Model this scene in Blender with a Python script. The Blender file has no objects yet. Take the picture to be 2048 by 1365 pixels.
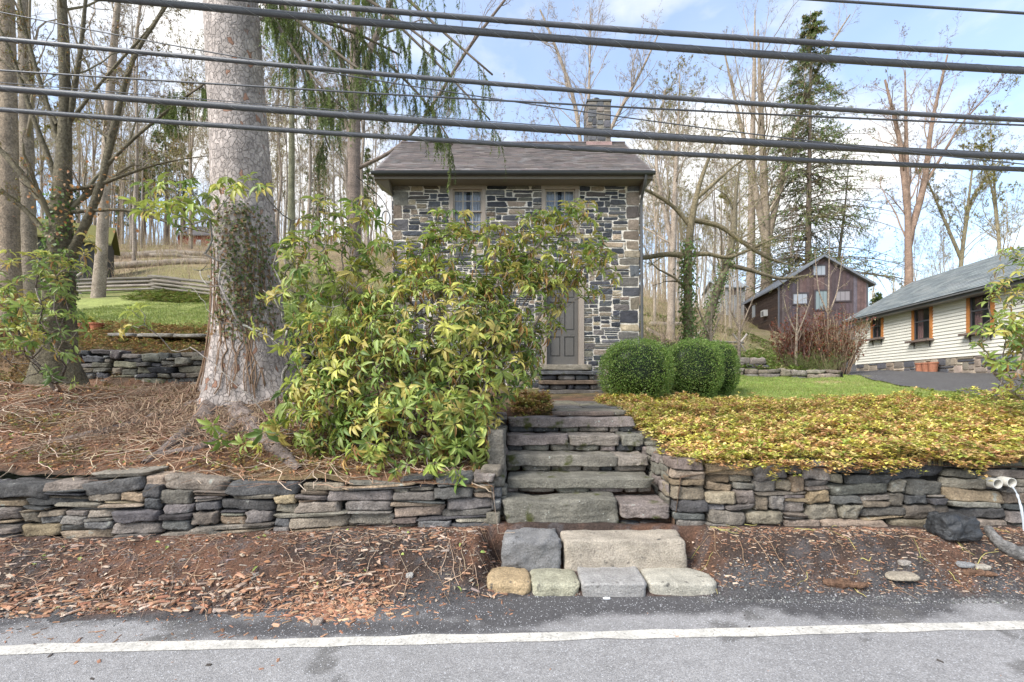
import bpy, math, random
import numpy as np
from mathutils import Vector
R_ = math.radians
rng = np.random.default_rng(11)
sc = bpy.context.scene
COL = sc.collection

# ------------------------------------------------------------------ camera, sky, sun, exposure
EYE = 1.68; F = 910.0; HZ = 770.0
cam = bpy.data.cameras.new("camera"); camo = bpy.data.objects.new("camera", cam); COL.objects.link(camo)
cam.sensor_width = 36; cam.lens = 36*F/2048; cam.clip_end = 1500; cam.clip_start = 0.05
cam.shift_y = (HZ-682.5)/2048
camo.location = (0, 0, EYE); camo.rotation_euler = (R_(90), 0, 0)
sc.camera = camo
SUN_EL, SUN_AZ = 43, 233      # azimuth measured clockwise from +Y
sd = bpy.data.lights.new("sun", 'SUN'); so = bpy.data.objects.new("sun", sd); COL.objects.link(so)
sd.energy = 2.0; sd.angle = R_(30); sd.color = (1, .965, .91)
az = R_(SUN_AZ); el = R_(SUN_EL)
sdir = Vector((math.sin(az)*math.cos(el), math.cos(az)*math.cos(el), math.sin(el)))
so.rotation_euler = sdir.to_track_quat('Z', 'Y').to_euler()
W = bpy.data.worlds.new("World"); sc.world = W; W.use_nodes = True
nt = W.node_tree; N = nt.nodes; L = nt.links; N.clear()
out = N.new('ShaderNodeOutputWorld'); bg = N.new('ShaderNodeBackground'); bg2 = N.new('ShaderNodeBackground')
sky = N.new('ShaderNodeTexSky'); sky.sky_type = 'NISHITA'; sky.sun_disc = False
sky.sun_elevation = el; sky.sun_rotation = az; sky.air_density = 1.0; sky.dust_density = 1.5
tn = N.new('ShaderNodeMixRGB'); tn.blend_type = 'MULTIPLY'; tn.inputs[0].default_value = 1; tn.inputs[2].default_value = (.86, .94, 1.0, 1); L.new(sky.outputs[0], tn.inputs[1]); L.new(tn.outputs[0], bg.inputs[0]); bg.inputs[1].default_value = 0.15
tc = N.new('ShaderNodeTexCoord'); mp = N.new('ShaderNodeMapping'); mp.inputs['Scale'].default_value = (1.0, 1.0, 2.1)
mp.inputs['Location'].default_value = (0.3, 0.7, 0.1)
nz = N.new('ShaderNodeTexNoise'); nz.inputs['Scale'].default_value = 2.1; nz.inputs['Detail'].default_value = 7; nz.inputs['Roughness'].default_value = .52
cr = N.new('ShaderNodeValToRGB'); cr.color_ramp.elements[0].position = .45; cr.color_ramp.elements[1].position = .60
cr.color_ramp.elements[0].color = (.22, .22, .22, 1); cr.color_ramp.elements[1].color = (1, 1, 1, 1)
nz2 = N.new('ShaderNodeTexNoise'); nz2.inputs['Scale'].default_value = 4.5; nz2.inputs['Detail'].default_value = 6
cr2 = N.new('ShaderNodeValToRGB'); cr2.color_ramp.elements[0].color = (.74, .77, .82, 1); cr2.color_ramp.elements[1].color = (1, .99, .97, 1)
cr2.color_ramp.elements[0].position = .35; cr2.color_ramp.elements[1].position = .6
L.new(tc.outputs['Generated'], mp.inputs[0]); L.new(mp.outputs[0], nz.inputs[0]); L.new(mp.outputs[0], nz2.inputs[0])
L.new(nz.outputs[0], cr.inputs[0]); L.new(nz2.outputs[0], cr2.inputs[0])
L.new(cr2.outputs[0], bg2.inputs[0]); bg2.inputs[1].default_value = 0.53
mx = N.new('ShaderNodeMixShader'); L.new(cr.outputs[0], mx.inputs[0]); L.new(bg.outputs[0], mx.inputs[1]); L.new(bg2.outputs[0], mx.inputs[2])
L.new(mx.outputs[0], out.inputs[0])
vs = sc.view_settings; vs.view_transform = 'Standard'; vs.look = 'None'; vs.gamma = 1; vs.exposure = 1.42
sc.cycles.max_bounces = 5; sc.cycles.diffuse_bounces = 4; sc.cycles.transparent_max_bounces = 6
sc.cycles.caustics_reflective = False; sc.cycles.caustics_refractive = False

# ------------------------------------------------------------------ helpers
def at(x, y, d): return np.array([(x-1024)/F*d, d, EYE-(y-HZ)/F*d])
ORG = {}
def tag(o, label=None, cat=None, group=None, kind=None):
    if label: o['label'] = label
    if cat: o['category'] = cat
    if group: o['group'] = group
    if kind: o['kind'] = kind
    return o
def thing(name, loc, label, cat, group=None):
    o = bpy.data.objects.new(name, None); COL.objects.link(o); o.location = [float(v) for v in loc]; o.empty_display_size = .1
    ORG[o.name] = np.array(loc, float); return tag(o, label, cat, group)
class MB:
    """collects vertices, faces (arrays of one width each) and a colour per vertex"""
    def __init__(s): s.V = []; s.Fs = []; s.C = []; s.n = 0
    def add(s, V, Fs, C=(.5, .5, .5)):
        V = np.asarray(V, float).reshape(-1, 3)
        if isinstance(Fs, np.ndarray): Fs = [Fs]
        for f in Fs:
            f = np.asarray(f, np.int64)
            if f.size: s.Fs.append(f+s.n)
        C = np.asarray(C, float)
        if C.ndim == 1: C = np.repeat(C[None, :], len(V), 0)
        s.V.append(V); s.C.append(C); s.n += len(V); return s
    def box(s, a, b, C=(.5, .5, .5)):
        a = np.minimum(a, b).astype(float), np.maximum(a, b).astype(float)
        lo, hi = a
        V = [[(lo, hi)[i][0], (lo, hi)[j][1], (lo, hi)[k][2]] for i in (0, 1) for j in (0, 1) for k in (0, 1)]
        return s.add(V, BOXF, C)
    def obox(s, o, u, v, w, C=(.5, .5, .5)):     # box from corner o with edge vectors
        o, u, v, w = [np.array(q, float) for q in (o, u, v, w)]
        V = [o+i*u+j*v+k*w for i in (0, 1) for j in (0, 1) for k in (0, 1)]
        return s.add(V, BOXF, C)
    def merge(s, m):
        for V, C in zip(m.V, m.C): pass
        off = s.n
        s.V += m.V; s.C += m.C; s.Fs += [f+off for f in m.Fs]; s.n += m.n; return s
    def build(s, name, mat, parent=None, base=None, smooth=False):
        V = np.concatenate(s.V); C = np.concatenate(s.C)
        org = ORG[parent.name] if parent is not None else (np.array(base, float) if base is not None else np.zeros(3))
        V = V-org
        me = bpy.data.meshes.new(name)
        me.vertices.add(len(V)); me.vertices.foreach_set('co', V.astype(np.float32).ravel())
        fl = np.concatenate([f.ravel() for f in s.Fs]).astype(np.int32)
        tot = np.concatenate([np.full(len(f), f.shape[1]) for f in s.Fs]).astype(np.int32)
        st = np.concatenate([[0], np.cumsum(tot)[:-1]]).astype(np.int32)
        me.loops.add(len(fl)); me.loops.foreach_set('vertex_index', fl)
        me.polygons.add(len(tot)); me.polygons.foreach_set('loop_start', st); me.polygons.foreach_set('loop_total', tot)
        smooth = smooth or mat.name in ('leaf', 'ground cover', 'needle', 'twig')
        me.polygons.foreach_set('use_smooth', np.full(len(tot), bool(smooth)))
        me.update(calc_edges=True)
        at_ = me.color_attributes.new('Col', 'FLOAT_COLOR', 'POINT')
        at_.data.foreach_set('color', np.concatenate([C, np.ones((len(C), 1))], 1).astype(np.float32).ravel())
        me.materials.append(mat)
        o = bpy.data.objects.new(name, me); COL.objects.link(o)
        if parent is not None: o.parent = parent
        else: o.location = org
        ORG[o.name] = org
        return o
BOXF = np.array([[0, 1, 3, 2], [4, 6, 7, 5], [0, 4, 5, 1], [2, 3, 7, 6], [0, 2, 6, 4], [1, 5, 7, 3]])
def copy_tree(o, loc, label=None, rz=0, s=1, parent=None):
    c = o.copy(); COL.objects.link(c)
    if parent is not None: c.parent = parent
    else:
        c.location = [float(v) for v in loc]; c.rotation_euler = (0, 0, rz); c.scale = (s, s, s)
        if label: c['label'] = label
    for ch in o.children: copy_tree(ch, None, parent=c)
    return c
def hsh(i, j, k, s):
    h = (i*374761393+j*668265263+k*2147483647*3+s*974634777) & 0xffffffff
    h = ((h ^ (h >> 13))*1274126177) & 0xffffffff
    return ((h ^ (h >> 16)) & 0xffff)/65535.0
def noise(P, sc_=1.0, s=0):
    P = np.asarray(P, float)*sc_; I = np.floor(P).astype(np.int64); f = P-I; f = f*f*(3-2*f); r = 0
    for a in (0, 1):
        for b in (0, 1):
            for c in (0, 1):
                w = (f[..., 0] if a else 1-f[..., 0])*(f[..., 1] if b else 1-f[..., 1])*(f[..., 2] if c else 1-f[..., 2])
                r = r+w*hsh(I[..., 0]+a, I[..., 1]+b, I[..., 2]+c, s)
    return r*2-1
def fbm(P, sc_=1.0, s=0, o=4, g=.5):
    r = 0; a = 1
    for k in range(o): r = r+a*noise(P, sc_*2**k, s+k*17); a *= g
    return r
def vnoise(P, sc_, s, o=3): return np.stack([fbm(P, sc_, s+i*101, o) for i in range(3)], -1)
def nrm(v): return v/np.maximum(np.linalg.norm(v, axis=-1, keepdims=True), 1e-9)
def perp(T, r=None):
    a = (r or rng).normal(size=T.shape); return nrm(a-(a*T).sum(-1, keepdims=True)*T)
def tubes(mb, P, Rd, k=5, C=(.5, .5, .5)):
    """P (M,N,3) polylines, Rd (M,N) radii"""
    P = np.asarray(P, float); Rd = np.asarray(Rd, float)
    if P.ndim == 2: P = P[None]; Rd = Rd[None]
    M, n, _ = P.shape
    T = nrm(np.gradient(P, axis=1)); ch = np.abs(P[:, -1]-P[:, 0]); ax = np.eye(3)[np.argmin(ch, 1)][:, None, :]
    U = nrm(np.cross(T, ax)); Vv = np.cross(T, U)
    a = np.arange(k)/k*2*np.pi
    pts = P[:, :, None, :]+Rd[:, :, None, None]*(np.cos(a)[None, None, :, None]*U[:, :, None, :]+np.sin(a)[None, None, :, None]*Vv[:, :, None, :])
    base = np.arange(M)[:, None, None]*n*k+np.arange(n-1)[None, :, None]*k
    j = np.arange(k)[None, None, :]; j2 = (j+1) % k
    Fq = np.stack([base+j, base+j2, base+k+j2, base+k+j], -1).reshape(-1, 4)
    C = np.asarray(C, float)
    if C.ndim == 2: C = np.repeat(C, n*k, 0)
    Fs = [Fq]
    if k > 3:
        e = (np.arange(M)*n*k)[:, None]+np.arange(k)[None, ::-1]; e2 = (np.arange(M)*n*k+(n-1)*k)[:, None]+np.arange(k)[None, :]
        Fs += [e, e2]
    mb.add(pts.reshape(-1, 3), Fs, C); return mb
def resamp(pts, n):
    pts = np.asarray(pts, float); s = np.concatenate([[0], np.cumsum(np.linalg.norm(np.diff(pts[:, :3], axis=0), axis=1))])
    t = np.linspace(0, s[-1], n); o = np.stack([np.interp(t, s, pts[:, i]) for i in range(pts.shape[1])], 1)
    if n > 6:
        q = o.copy()
        for _ in range(2): q[1:-1] = (q[:-2]+2*q[1:-1]+q[2:])/4
        o = q
    return o
def inst(mb, TV, TF, O, X, Y, Z, C):
    """bake a template at many frames (axes already scaled)"""
    TV = np.asarray(TV, float); M = len(O)
    V = O[:, None]+TV[None, :, 0:1]*X[:, None]+TV[None, :, 1:2]*Y[:, None]+TV[None, :, 2:3]*Z[:, None]
    off = (np.arange(M)*len(TV))[:, None, None]
    C = np.asarray(C, float)
    if C.ndim == 2: C = np.repeat(C, len(TV), 0)
    mb.add(V.reshape(-1, 3), [(np.asarray(f)[None]+off).reshape(-1, np.asarray(f).shape[1]) for f in TF], C); return mb
# leaf templates: x across, y along, z normal
LEAF = (np.array([[0, 0, 0], [-.5, .33, .09], [0, .36, -.02], [.5, .33, .09], [-.42, .7, -.03], [0, .72, -.15], [.42, .7, -.03], [0, 1, -.36]]),
        [np.array([[0, 2, 1], [0, 3, 2], [4, 5, 7], [5, 6, 7]]), np.array([[1, 2, 5, 4], [2, 3, 6, 5]])])
LEAF2 = (np.array([[0, 0, 0], [-.5, .55, .08], [0, 1, -.05], [.5, .55, .08]]), [np.array([[0, 3, 2, 1]])])
BLADE = (np.array([[-.5, 0, 0], [.5, 0, 0], [0, 1, .1]]), [np.array([[0, 1, 2]])])
CHIP = (np.array([[-.5, -.5, 0], [.5, -.42, 0], [.42, .5, 0], [-.45, .4, 0], [-.4, -.35, 1], [.42, -.3, .8], [.3, .42, 1], [-.38, .3, .8]]),
        [np.array([[4, 5, 6, 7], [0, 1, 5, 4], [1, 2, 6, 5], [2, 3, 7, 6], [3, 0, 4, 7]])])
def pick(pal, n, jit=.12, r=None, w=None):
    r = r or rng; pal = np.asarray(pal, float); c = pal[r.choice(len(pal), n, p=w)]
    return np.clip(c*(1+r.normal(0, jit, (n, 1)))*(1+r.normal(0, jit*.13, (n, 3))), .005, .95)
def leaves(mb, O, D, Ln, Wd, C, up=None, tpl=LEAF, r=None):
    D = nrm(D); u = np.array([0, 0, 1.]) if up is None else up
    X = np.cross(D, np.broadcast_to(u, D.shape)+1e-4); X = nrm(X); Z = np.cross(X, D)
    Ln = np.broadcast_to(np.asarray(Ln, float), (len(O),))[:, None]; Wd = np.broadcast_to(np.asarray(Wd, float), (len(O),))[:, None]
    return inst(mb, tpl[0], tpl[1], O, X*Wd, D*Ln, Z*Ln, C)

# ------------------------------------------------------------------ materials
def mat(name, rough=.8, col=None, n1=(6, .35), n2=(40, .25), bump=(30, .3, .02), spec=.3, trans=0, extra=None, tint=None, coat=0, metal=0):
    m = bpy.data.materials.new(name); m.use_nodes = True; t = m.node_tree; n = t.nodes; l = t.links
    p = n['Principled BSDF']; p.inputs['Roughness'].default_value = rough; p.inputs['Specular IOR Level'].default_value = spec
    p.inputs['Metallic'].default_value = metal
    tcn = n.new('ShaderNodeTexCoord'); co = tcn.outputs['Object']
    if col is None:
        a = n.new('ShaderNodeAttribute'); a.attribute_name = 'Col'; src = a.outputs['Color']
    else:
        a = n.new('ShaderNodeRGB'); a.outputs[0].default_value = (*col, 1); src = a.outputs[0]
    def mul(src, scale, amt, det=5, off=0):
        z = n.new('ShaderNodeTexNoise'); z.inputs['Scale'].default_value = scale; z.inputs['Detail'].default_value = det; z.inputs['Roughness'].default_value = .65
        l.new(co, z.inputs[0])
        mr = n.new('ShaderNodeMapRange'); mr.inputs[1].default_value = .3; mr.inputs[2].default_value = .7
        mr.inputs[3].default_value = 1-amt; mr.inputs[4].default_value = 1+amt; l.new(z.outputs[0], mr.inputs[0])
        v = n.new('ShaderNodeVectorMath'); v.operation = 'SCALE'; l.new(src, v.inputs[0]); l.new(mr.outputs[0], v.inputs['Scale'])
        return v.outputs[0]
    if n1: src = mul(src, *n1)
    if n2: src = mul(src, *n2)
    if tint:   # (colour, scale, lo, hi): patches of another colour with a shape of their own (lichen, moss, rust)
        for (tcx, ts, lo, hi) in tint:
            z = n.new('ShaderNodeTexNoise'); z.inputs['Scale'].default_value = ts; z.inputs['Detail'].default_value = 6; l.new(co, z.inputs[0])
            r = n.new('ShaderNodeMapRange'); r.inputs[1].default_value = lo; r.inputs[2].default_value = hi; l.new(z.outputs[0], r.inputs[0])
            x = n.new('ShaderNodeMix'); x.data_type = 'RGBA'; l.new(r.outputs[0], x.inputs[0]); l.new(src, x.inputs[6]); x.inputs[7].default_value = (*tcx, 1)
            src = x.outputs[2]
    l.new(src, p.inputs['Base Color'])
    if bump:
        z = n.new('ShaderNodeTexNoise'); z.inputs['Scale'].default_value = bump[0]; z.inputs['Detail'].default_value = 6; z.inputs['Roughness'].default_value = .7; l.new(co, z.inputs[0])
        b = n.new('ShaderNodeBump'); b.inputs['Strength'].default_value = bump[1]; b.inputs['Distance'].default_value = bump[2]
        l.new(z.outputs[0], b.inputs['Height']); l.new(b.outputs[0], p.inputs['Normal'])
    if trans:
        tr = n.new('ShaderNodeBsdfTranslucent'); l.new(src, tr.inputs[0]); ms = n.new('ShaderNodeMixShader'); ms.inputs[0].default_value = trans
        l.new(p.outputs[0], ms.inputs[1]); l.new(tr.outputs[0], ms.inputs[2]); l.new(ms.outputs[0], n['Material Output'].inputs[0])
    if extra: extra(m, p, src, co)
    return m
M = {}
M['fieldstone'] = mat('fieldstone', .88, n1=(9, .38), n2=(60, .35), bump=(45, 1.0, .035), tint=[((.42, .42, .36), 9, .66, .72)])
M['housestone'] = mat('housestone', .85, n1=(4, .22), n2=(30, .28), bump=(24, .6, .02))
M['stepstone'] = mat('stepstone', .88, n1=(7, .36), n2=(60, .35), bump=(45, 1.0, .03), tint=[((.07, .075, .02), 5, .60, .70), ((.42, .43, .38), 22, .68, .71)])
M['block'] = mat('cut block', .88, n1=(8, .25), n2=(80, .35), bump=(60, 1.0, .025), tint=[((.10, .095, .085), 11, .64, .72)])
M['leaf'] = mat('leaf', .42, n1=None, n2=(20, .12), bump=None, spec=.4, trans=.38)
M['cover'] = mat('ground cover', .6, n1=(1.2, .12), n2=None, bump=None, spec=.3, trans=.25)
M['needle'] = mat('needle', .7, n1=None, n2=None, bump=None, trans=.2)
M['bark'] = mat('bark', .92, n1=(3, .35), n2=(26, .5), bump=(24, 1.0, .06))
M['twig'] = mat('twig', .9, n1=None, n2=None, bump=None)
M['wood'] = mat('weathered wood', .85, n1=(3, .25), n2=(25, .25), bump=(40, .4, .01))
M['paint'] = mat('paint', .55, n1=(3, .06), n2=(30, .05), bump=(60, .1, .004))
M['slate'] = mat('slate', .75, n1=(3, .18), n2=(40, .15), bump=None, tint=[((.36, .35, .34), 2.3, .58, .75)])
M['shingle'] = mat('shingle', .85, n1=(2, .12), n2=(45, .25), bump=(60, .5, .01))
M['metal'] = mat('metal', .4, n1=(4, .1), n2=None, bump=None, spec=.5)
M['cable'] = mat('cable', .45, n1=(8, .15), n2=(120, .35), bump=None, spec=.5)
M['litter'] = mat('litter', .85, n1=None, n2=(60, .2), bump=None)
M['rock'] = mat('wet rock', .35, n1=(6, .3), n2=(40, .3), bump=(30, .8, .02), spec=.5)
def glass_mat():
    m = bpy.data.materials.new('window glass'); m.use_nodes = True; p = m.node_tree.nodes['Principled BSDF']
    p.inputs['Base Color'].default_value = (.03, .04, .05, 1); p.inputs['Roughness'].default_value = .04; p.inputs['Specular IOR Level'].default_value = 1.0
    p.inputs['Alpha'].default_value = .22; return m
M['glass'] = glass_mat()
def water_mat():
    m = bpy.data.materials.new('water'); m.use_nodes = True; p = m.node_tree.nodes['Principled BSDF']
    p.inputs['Base Color'].default_value = (.6, .65, .7, 1); p.inputs['Roughness'].default_value = .1; p.inputs['Specular IOR Level'].default_value = .8
    p.inputs['Alpha'].default_value = .6; return m
M['water'] = water_mat()
def bark_scales(m, p, src, co):       # plates of spruce bark with rusty fresh patches
    n = m.node_tree.nodes; l = m.node_tree.links
    mp_ = n.new('ShaderNodeMapping'); mp_.inputs['Scale'].default_value = (1, 1, .65); l.new(co, mp_.inputs[0])
    wz = n.new('ShaderNodeTexNoise'); wz.inputs['Scale'].default_value = 14; l.new(mp_.outputs[0], wz.inputs[0])
    ad = n.new('ShaderNodeMixRGB'); ad.blend_type = 'ADD'; ad.inputs[0].default_value = .09; l.new(mp_.outputs[0], ad.inputs[1]); l.new(wz.outputs['Color'], ad.inputs[2])
    v = n.new('ShaderNodeTexVoronoi'); v.inputs['Scale'].default_value = 17; l.new(ad.outputs[0], v.inputs[0])
    v2 = n.new('ShaderNodeTexVoronoi'); v2.feature = 'DISTANCE_TO_EDGE'; v2.inputs['Scale'].default_value = 17; l.new(ad.outputs[0], v2.inputs[0])
    r = n.new('ShaderNodeMapRange'); r.inputs[1].default_value = 0; r.inputs[2].default_value = .1; r.inputs[3].default_value = .58; r.inputs[4].default_value = 1.0; l.new(v2.outputs[0], r.inputs[0])
    sep = n.new('ShaderNodeSeparateColor'); l.new(v.outputs['Color'], sep.inputs[0])
    g = n.new('ShaderNodeMapRange'); g.inputs[1].default_value = .965; g.inputs[2].default_value = .97; l.new(sep.outputs[0], g.inputs[0])
    x = n.new('ShaderNodeMix'); x.data_type = 'RGBA'; l.new(g.outputs[0], x.inputs[0]); l.new(src, x.inputs[6]); x.inputs[7].default_value = (.34, .19, .13, 1)
    g2 = n.new('ShaderNodeMapRange'); g2.inputs[3].default_value = .8; g2.inputs[4].default_value = 1.2; l.new(sep.outputs[1], g2.inputs[0])
    mu = n.new('ShaderNodeMath'); mu.operation = 'MULTIPLY'; l.new(g2.outputs[0], mu.inputs[0]); l.new(r.outputs[0], mu.inputs[1])
    s = n.new('ShaderNodeVectorMath'); s.operation = 'SCALE'; l.new(x.outputs[2], s.inputs[0]); l.new(mu.outputs[0], s.inputs['Scale']); l.new(s.outputs[0], p.inputs['Base Color'])
    b = n.new('ShaderNodeBump'); b.inputs['Strength'].default_value = .8; b.inputs['Distance'].default_value = .02; l.new(mu.outputs[0], b.inputs['Height']); l.new(b.outputs[0], p.inputs['Normal'])
M['spruce'] = mat('scaly spruce bark', .9, n1=(2.5, .2), n2=(30, .25), bump=None, extra=bark_scales)
def asphalt(m, p, src, co):
    n = m.node_tree.nodes; l = m.node_tree.links
    v = n.new('ShaderNodeTexVoronoi'); v.inputs['Scale'].default_value = 150; l.new(co, v.inputs[0])
    sp = n.new('ShaderNodeSeparateColor'); l.new(v.outputs['Color'], sp.inputs[0])
    r = n.new('ShaderNodeMapRange'); r.inputs[1].default_value = 0; r.inputs[2].default_value = 1; r.inputs[3].default_value = .7; r.inputs[4].default_value = 1.25; l.new(sp.outputs[0], r.inputs[0])
    wh = n.new('ShaderNodeMapRange'); wh.inputs[1].default_value = .955; wh.inputs[2].default_value = .97; l.new(sp.outputs[1], wh.inputs[0])
    s = n.new('ShaderNodeVectorMath'); s.operation = 'SCALE'; l.new(src, s.inputs[0]); l.new(r.outputs[0], s.inputs['Scale'])
    x = n.new('ShaderNodeMix'); x.data_type = 'RGBA'; l.new(wh.outputs[0], x.inputs[0]); l.new(s.outputs[0], x.inputs[6]); x.inputs[7].default_value = (.42, .42, .43, 1)
    l.new(x.outputs[2], p.inputs['Base Color'])
    b = n.new('ShaderNodeBump'); b.inputs['Strength'].default_value = .5; b.inputs['Distance'].default_value = .006; l.new(v.outputs['Distance'], b.inputs['Height']); l.new(b.outputs[0], p.inputs['Normal'])
M['asphalt'] = mat('asphalt', .8, n1=(1.2, .1), n2=(9, .12), bump=None, extra=asphalt)
M['dirt'] = mat('dirt', .95, n1=(7, .3), n2=(60, .5), bump=(45, 1, .03))
M['ground'] = mat('ground', .95, n1=(2.5, .25), n2=(22, .4), bump=(18, .9, .05))
def road_paint(m, p, src, co):
    n = m.node_tree.nodes; l = m.node_tree.links
    z = n.new('ShaderNodeTexNoise'); z.inputs['Scale'].default_value = 38; z.inputs['Detail'].default_value = 8; z.inputs['Roughness'].default_value = .8; l.new(co, z.inputs[0])
    r = n.new('ShaderNodeMapRange'); r.inputs[1].default_value = .56; r.inputs[2].default_value = .64; r.inputs[3].default_value = 1; r.inputs[4].default_value = .1; l.new(z.outputs[0], r.inputs[0])
    l.new(r.outputs[0], p.inputs['Alpha'])
M['roadpaint'] = mat('road paint', .7, col=(.50, .475, .43), n1=(7, .25), n2=(60, .25), bump=None, extra=road_paint)

# ------------------------------------------------------------------ terrain
XC = np.array([-60, -20, -12, -7.5, -5, -3, -1, .7, 2, 4, 8, 12, 17, 22, 30, 60.])
YR = np.array([4.2, 5.3, 6.5, 7.95, 8.5, 10, 12, 15, 18, 23, 30, 38, 48, 70, 160.])
ZT = np.array([
 [.80, .80, .80, .80, .79, .77, .77, .6, .88, .88, .88, .88, .88, .88, .88, .88],
 [1.3, 1.3, 1.3, 1.25, 1.15, 1.08, 1.05, 1.0, .99, .99, 1, 1, 1, 1, 1, 1],
 [1.9, 1.9, 1.85, 1.72, 1.55, 1.42, 1.34, 1.3, 1.13, 1.12, 1.12, 1.1, 1.1, 1.1, 1.1, 1.1],
 [1.9, 1.9, 1.75, 1.58, 1.55, 1.56, 1.42, 1.33, 1.28, 1.25, 1.22, 1.2, 1.2, 1.2, 1.2, 1.2],
 [2.4, 2.4, 2.35, 2.3, 2.2, 1.9, 1.5, 1.34, 1.34, 1.34, 1.32, 1.3, 1.3, 1.3, 1.3, 1.3],
 [3.0, 2.9, 2.9, 2.8, 2.7, 2.1, 1.55, 1.36, 1.42, 1.44, 1.45, 1.42, 1.4, 1.4, 1.4, 1.4],
 [3.7, 3.5, 3.45, 3.35, 3.2, 2.6, 1.75, 1.6, 1.6, 1.65, 1.65, 1.62, 1.6, 1.6, 1.6, 1.6],
 [4.5, 4.3, 4.2, 4.15, 4.0, 3.4, 2.7, 2.4, 2.3, 2.15, 2.0, 1.95, 1.9, 2, 2, 2],
 [5.4, 5.2, 5.1, 5.05, 4.9, 4.4, 3.8, 3.4, 3.2, 3.0, 2.7, 2.2, 2.0, 2.1, 2.2, 2.2],
 [7.6, 7.4, 7.3, 7.2, 7.0, 6.5, 5.8, 5.4, 5.1, 4.7, 3.9, 3.1, 2.3, 2.4, 2.4, 2.4],
 [10.8, 10.6, 10.5, 10.3, 10, 9.3, 8.6, 8.1, 7.8, 7.2, 6.3, 5.8, 4.6, 4.0, 3.8, 3.8],
 [13.4, 13.2, 13, 12.8, 12.5, 12, 11.4, 11, 10.6, 10, 9.2, 8.5, 7.3, 6.4, 6, 6],
 [15.8, 15.6, 15.4, 15.2, 15, 14.6, 14.2, 13.8, 13.4, 12.8, 12, 11.2, 10, 9, 8.6, 8.6],
 [18, 18, 18, 17.6, 17.4, 17, 16.8, 16.5, 16, 15.5, 14.8, 14, 13, 12, 11.5, 11.5],
 [20]*4+[19.6, 19.4, 19, 18.8, 18.5, 18, 17.5, 17, 16, 15, 14, 14]])
def gz(x, y, nz_=True):
    x = np.asarray(x, float); y = np.asarray(y, float)
    xx = np.clip(x, XC[0], XC[-1]-1e-6); yy = np.clip(y, YR[0], YR[-1]-1e-6)
    i = np.clip(np.searchsorted(XC, xx, 'right')-1, 0, len(XC)-2); j = np.clip(np.searchsorted(YR, yy, 'right')-1, 0, len(YR)-2)
    u = (xx-XC[i])/(XC[i+1]-XC[i]); v = (yy-YR[j])/(YR[j+1]-YR[j])
    z = (ZT[j, i]*(1-u)+ZT[j, i+1]*u)*(1-v)+(ZT[j+1, i]*(1-u)+ZT[j+1, i+1]*u)*v
    if nz_:
        P = np.stack([x, y, 0*x], -1); amp = np.clip((y-4)/20, .0, 1)
        path = np.exp(-((x-1.1)/1.1)**4)*(y < 12)
        z = z+(1-path)*(noise(P, 1.6, 5)*.05+noise(P, .35, 7)*.35*amp*amp+noise(P, 5, 9)*.02)
    st = (x > -.16) & (x < 1.56) & (y < 6.1)           # cut under the steps
    zs = .45+np.clip(y-4.35, 0, 9)*.45-.12
    return np.where(st, np.minimum(z, zs), z)
def wall_y(x): return 4.3+.004*x+np.where(x < -.1, .045*(x+.1)*1.6, -.0*x)
def lines(*segs):
    o = [np.linspace(a, b, n, endpoint=False) for a, b, n in segs]; return np.concatenate(o+[[segs[-1][1]]])
def grid(xs, ys, zf, colf, name, m, kind='structure', clip=None):
    X, Y = np.meshgrid(xs, ys); Z = zf(X, Y); V = np.stack([X, Y, Z], -1)
    if clip is not None: V = clip(V)
    V = V.reshape(-1, 3); nx, ny = len(xs), len(ys)
    i = np.arange(nx-1)[None]+np.arange(ny-1)[:, None]*nx
    Fq = np.stack([i, i+1, i+nx+1, i+nx], -1).reshape(-1, 4)
    mb = MB().add(V, Fq, colf(V)); o = mb.build(name, m, smooth=True); tag(o, kind=kind); return o
def smst(a, b, x): t = np.clip((x-a)/(b-a), 0, 1); return t*t*(3-2*t)
def mixc(a, b, t): return a*(1-t[:, None])+np.asarray(b)*t[:, None]
def lawn_mask(x, y):
    n1 = noise(np.stack([x, y, 0*x], -1), .8, 31)*.4
    right = smst(3.1, 3.7, x+n1*.5)*smst(8.7, 9.3, y+n1)*(1-smst(15.5, 17, y+n1))*(1-smst(0, .5, x-drive_left(y)+.25))
    left = smst(-3.2, -3.8, x)*smst(10.6, 11.6, y+n1+.12*(x+6))*(1-smst(16.3, 17.2, y+n1))
    return np.clip(right, 0, 1), np.clip(left, 0, 1)
def drive_left(y): return np.interp(y, [6, 9, 10.6, 12.5, 15, 18, 23, 26, 30], [11, 9.8, 10.4, 10.6, 11.2, 12.8, 16.2, 19, 19.5])
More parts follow.
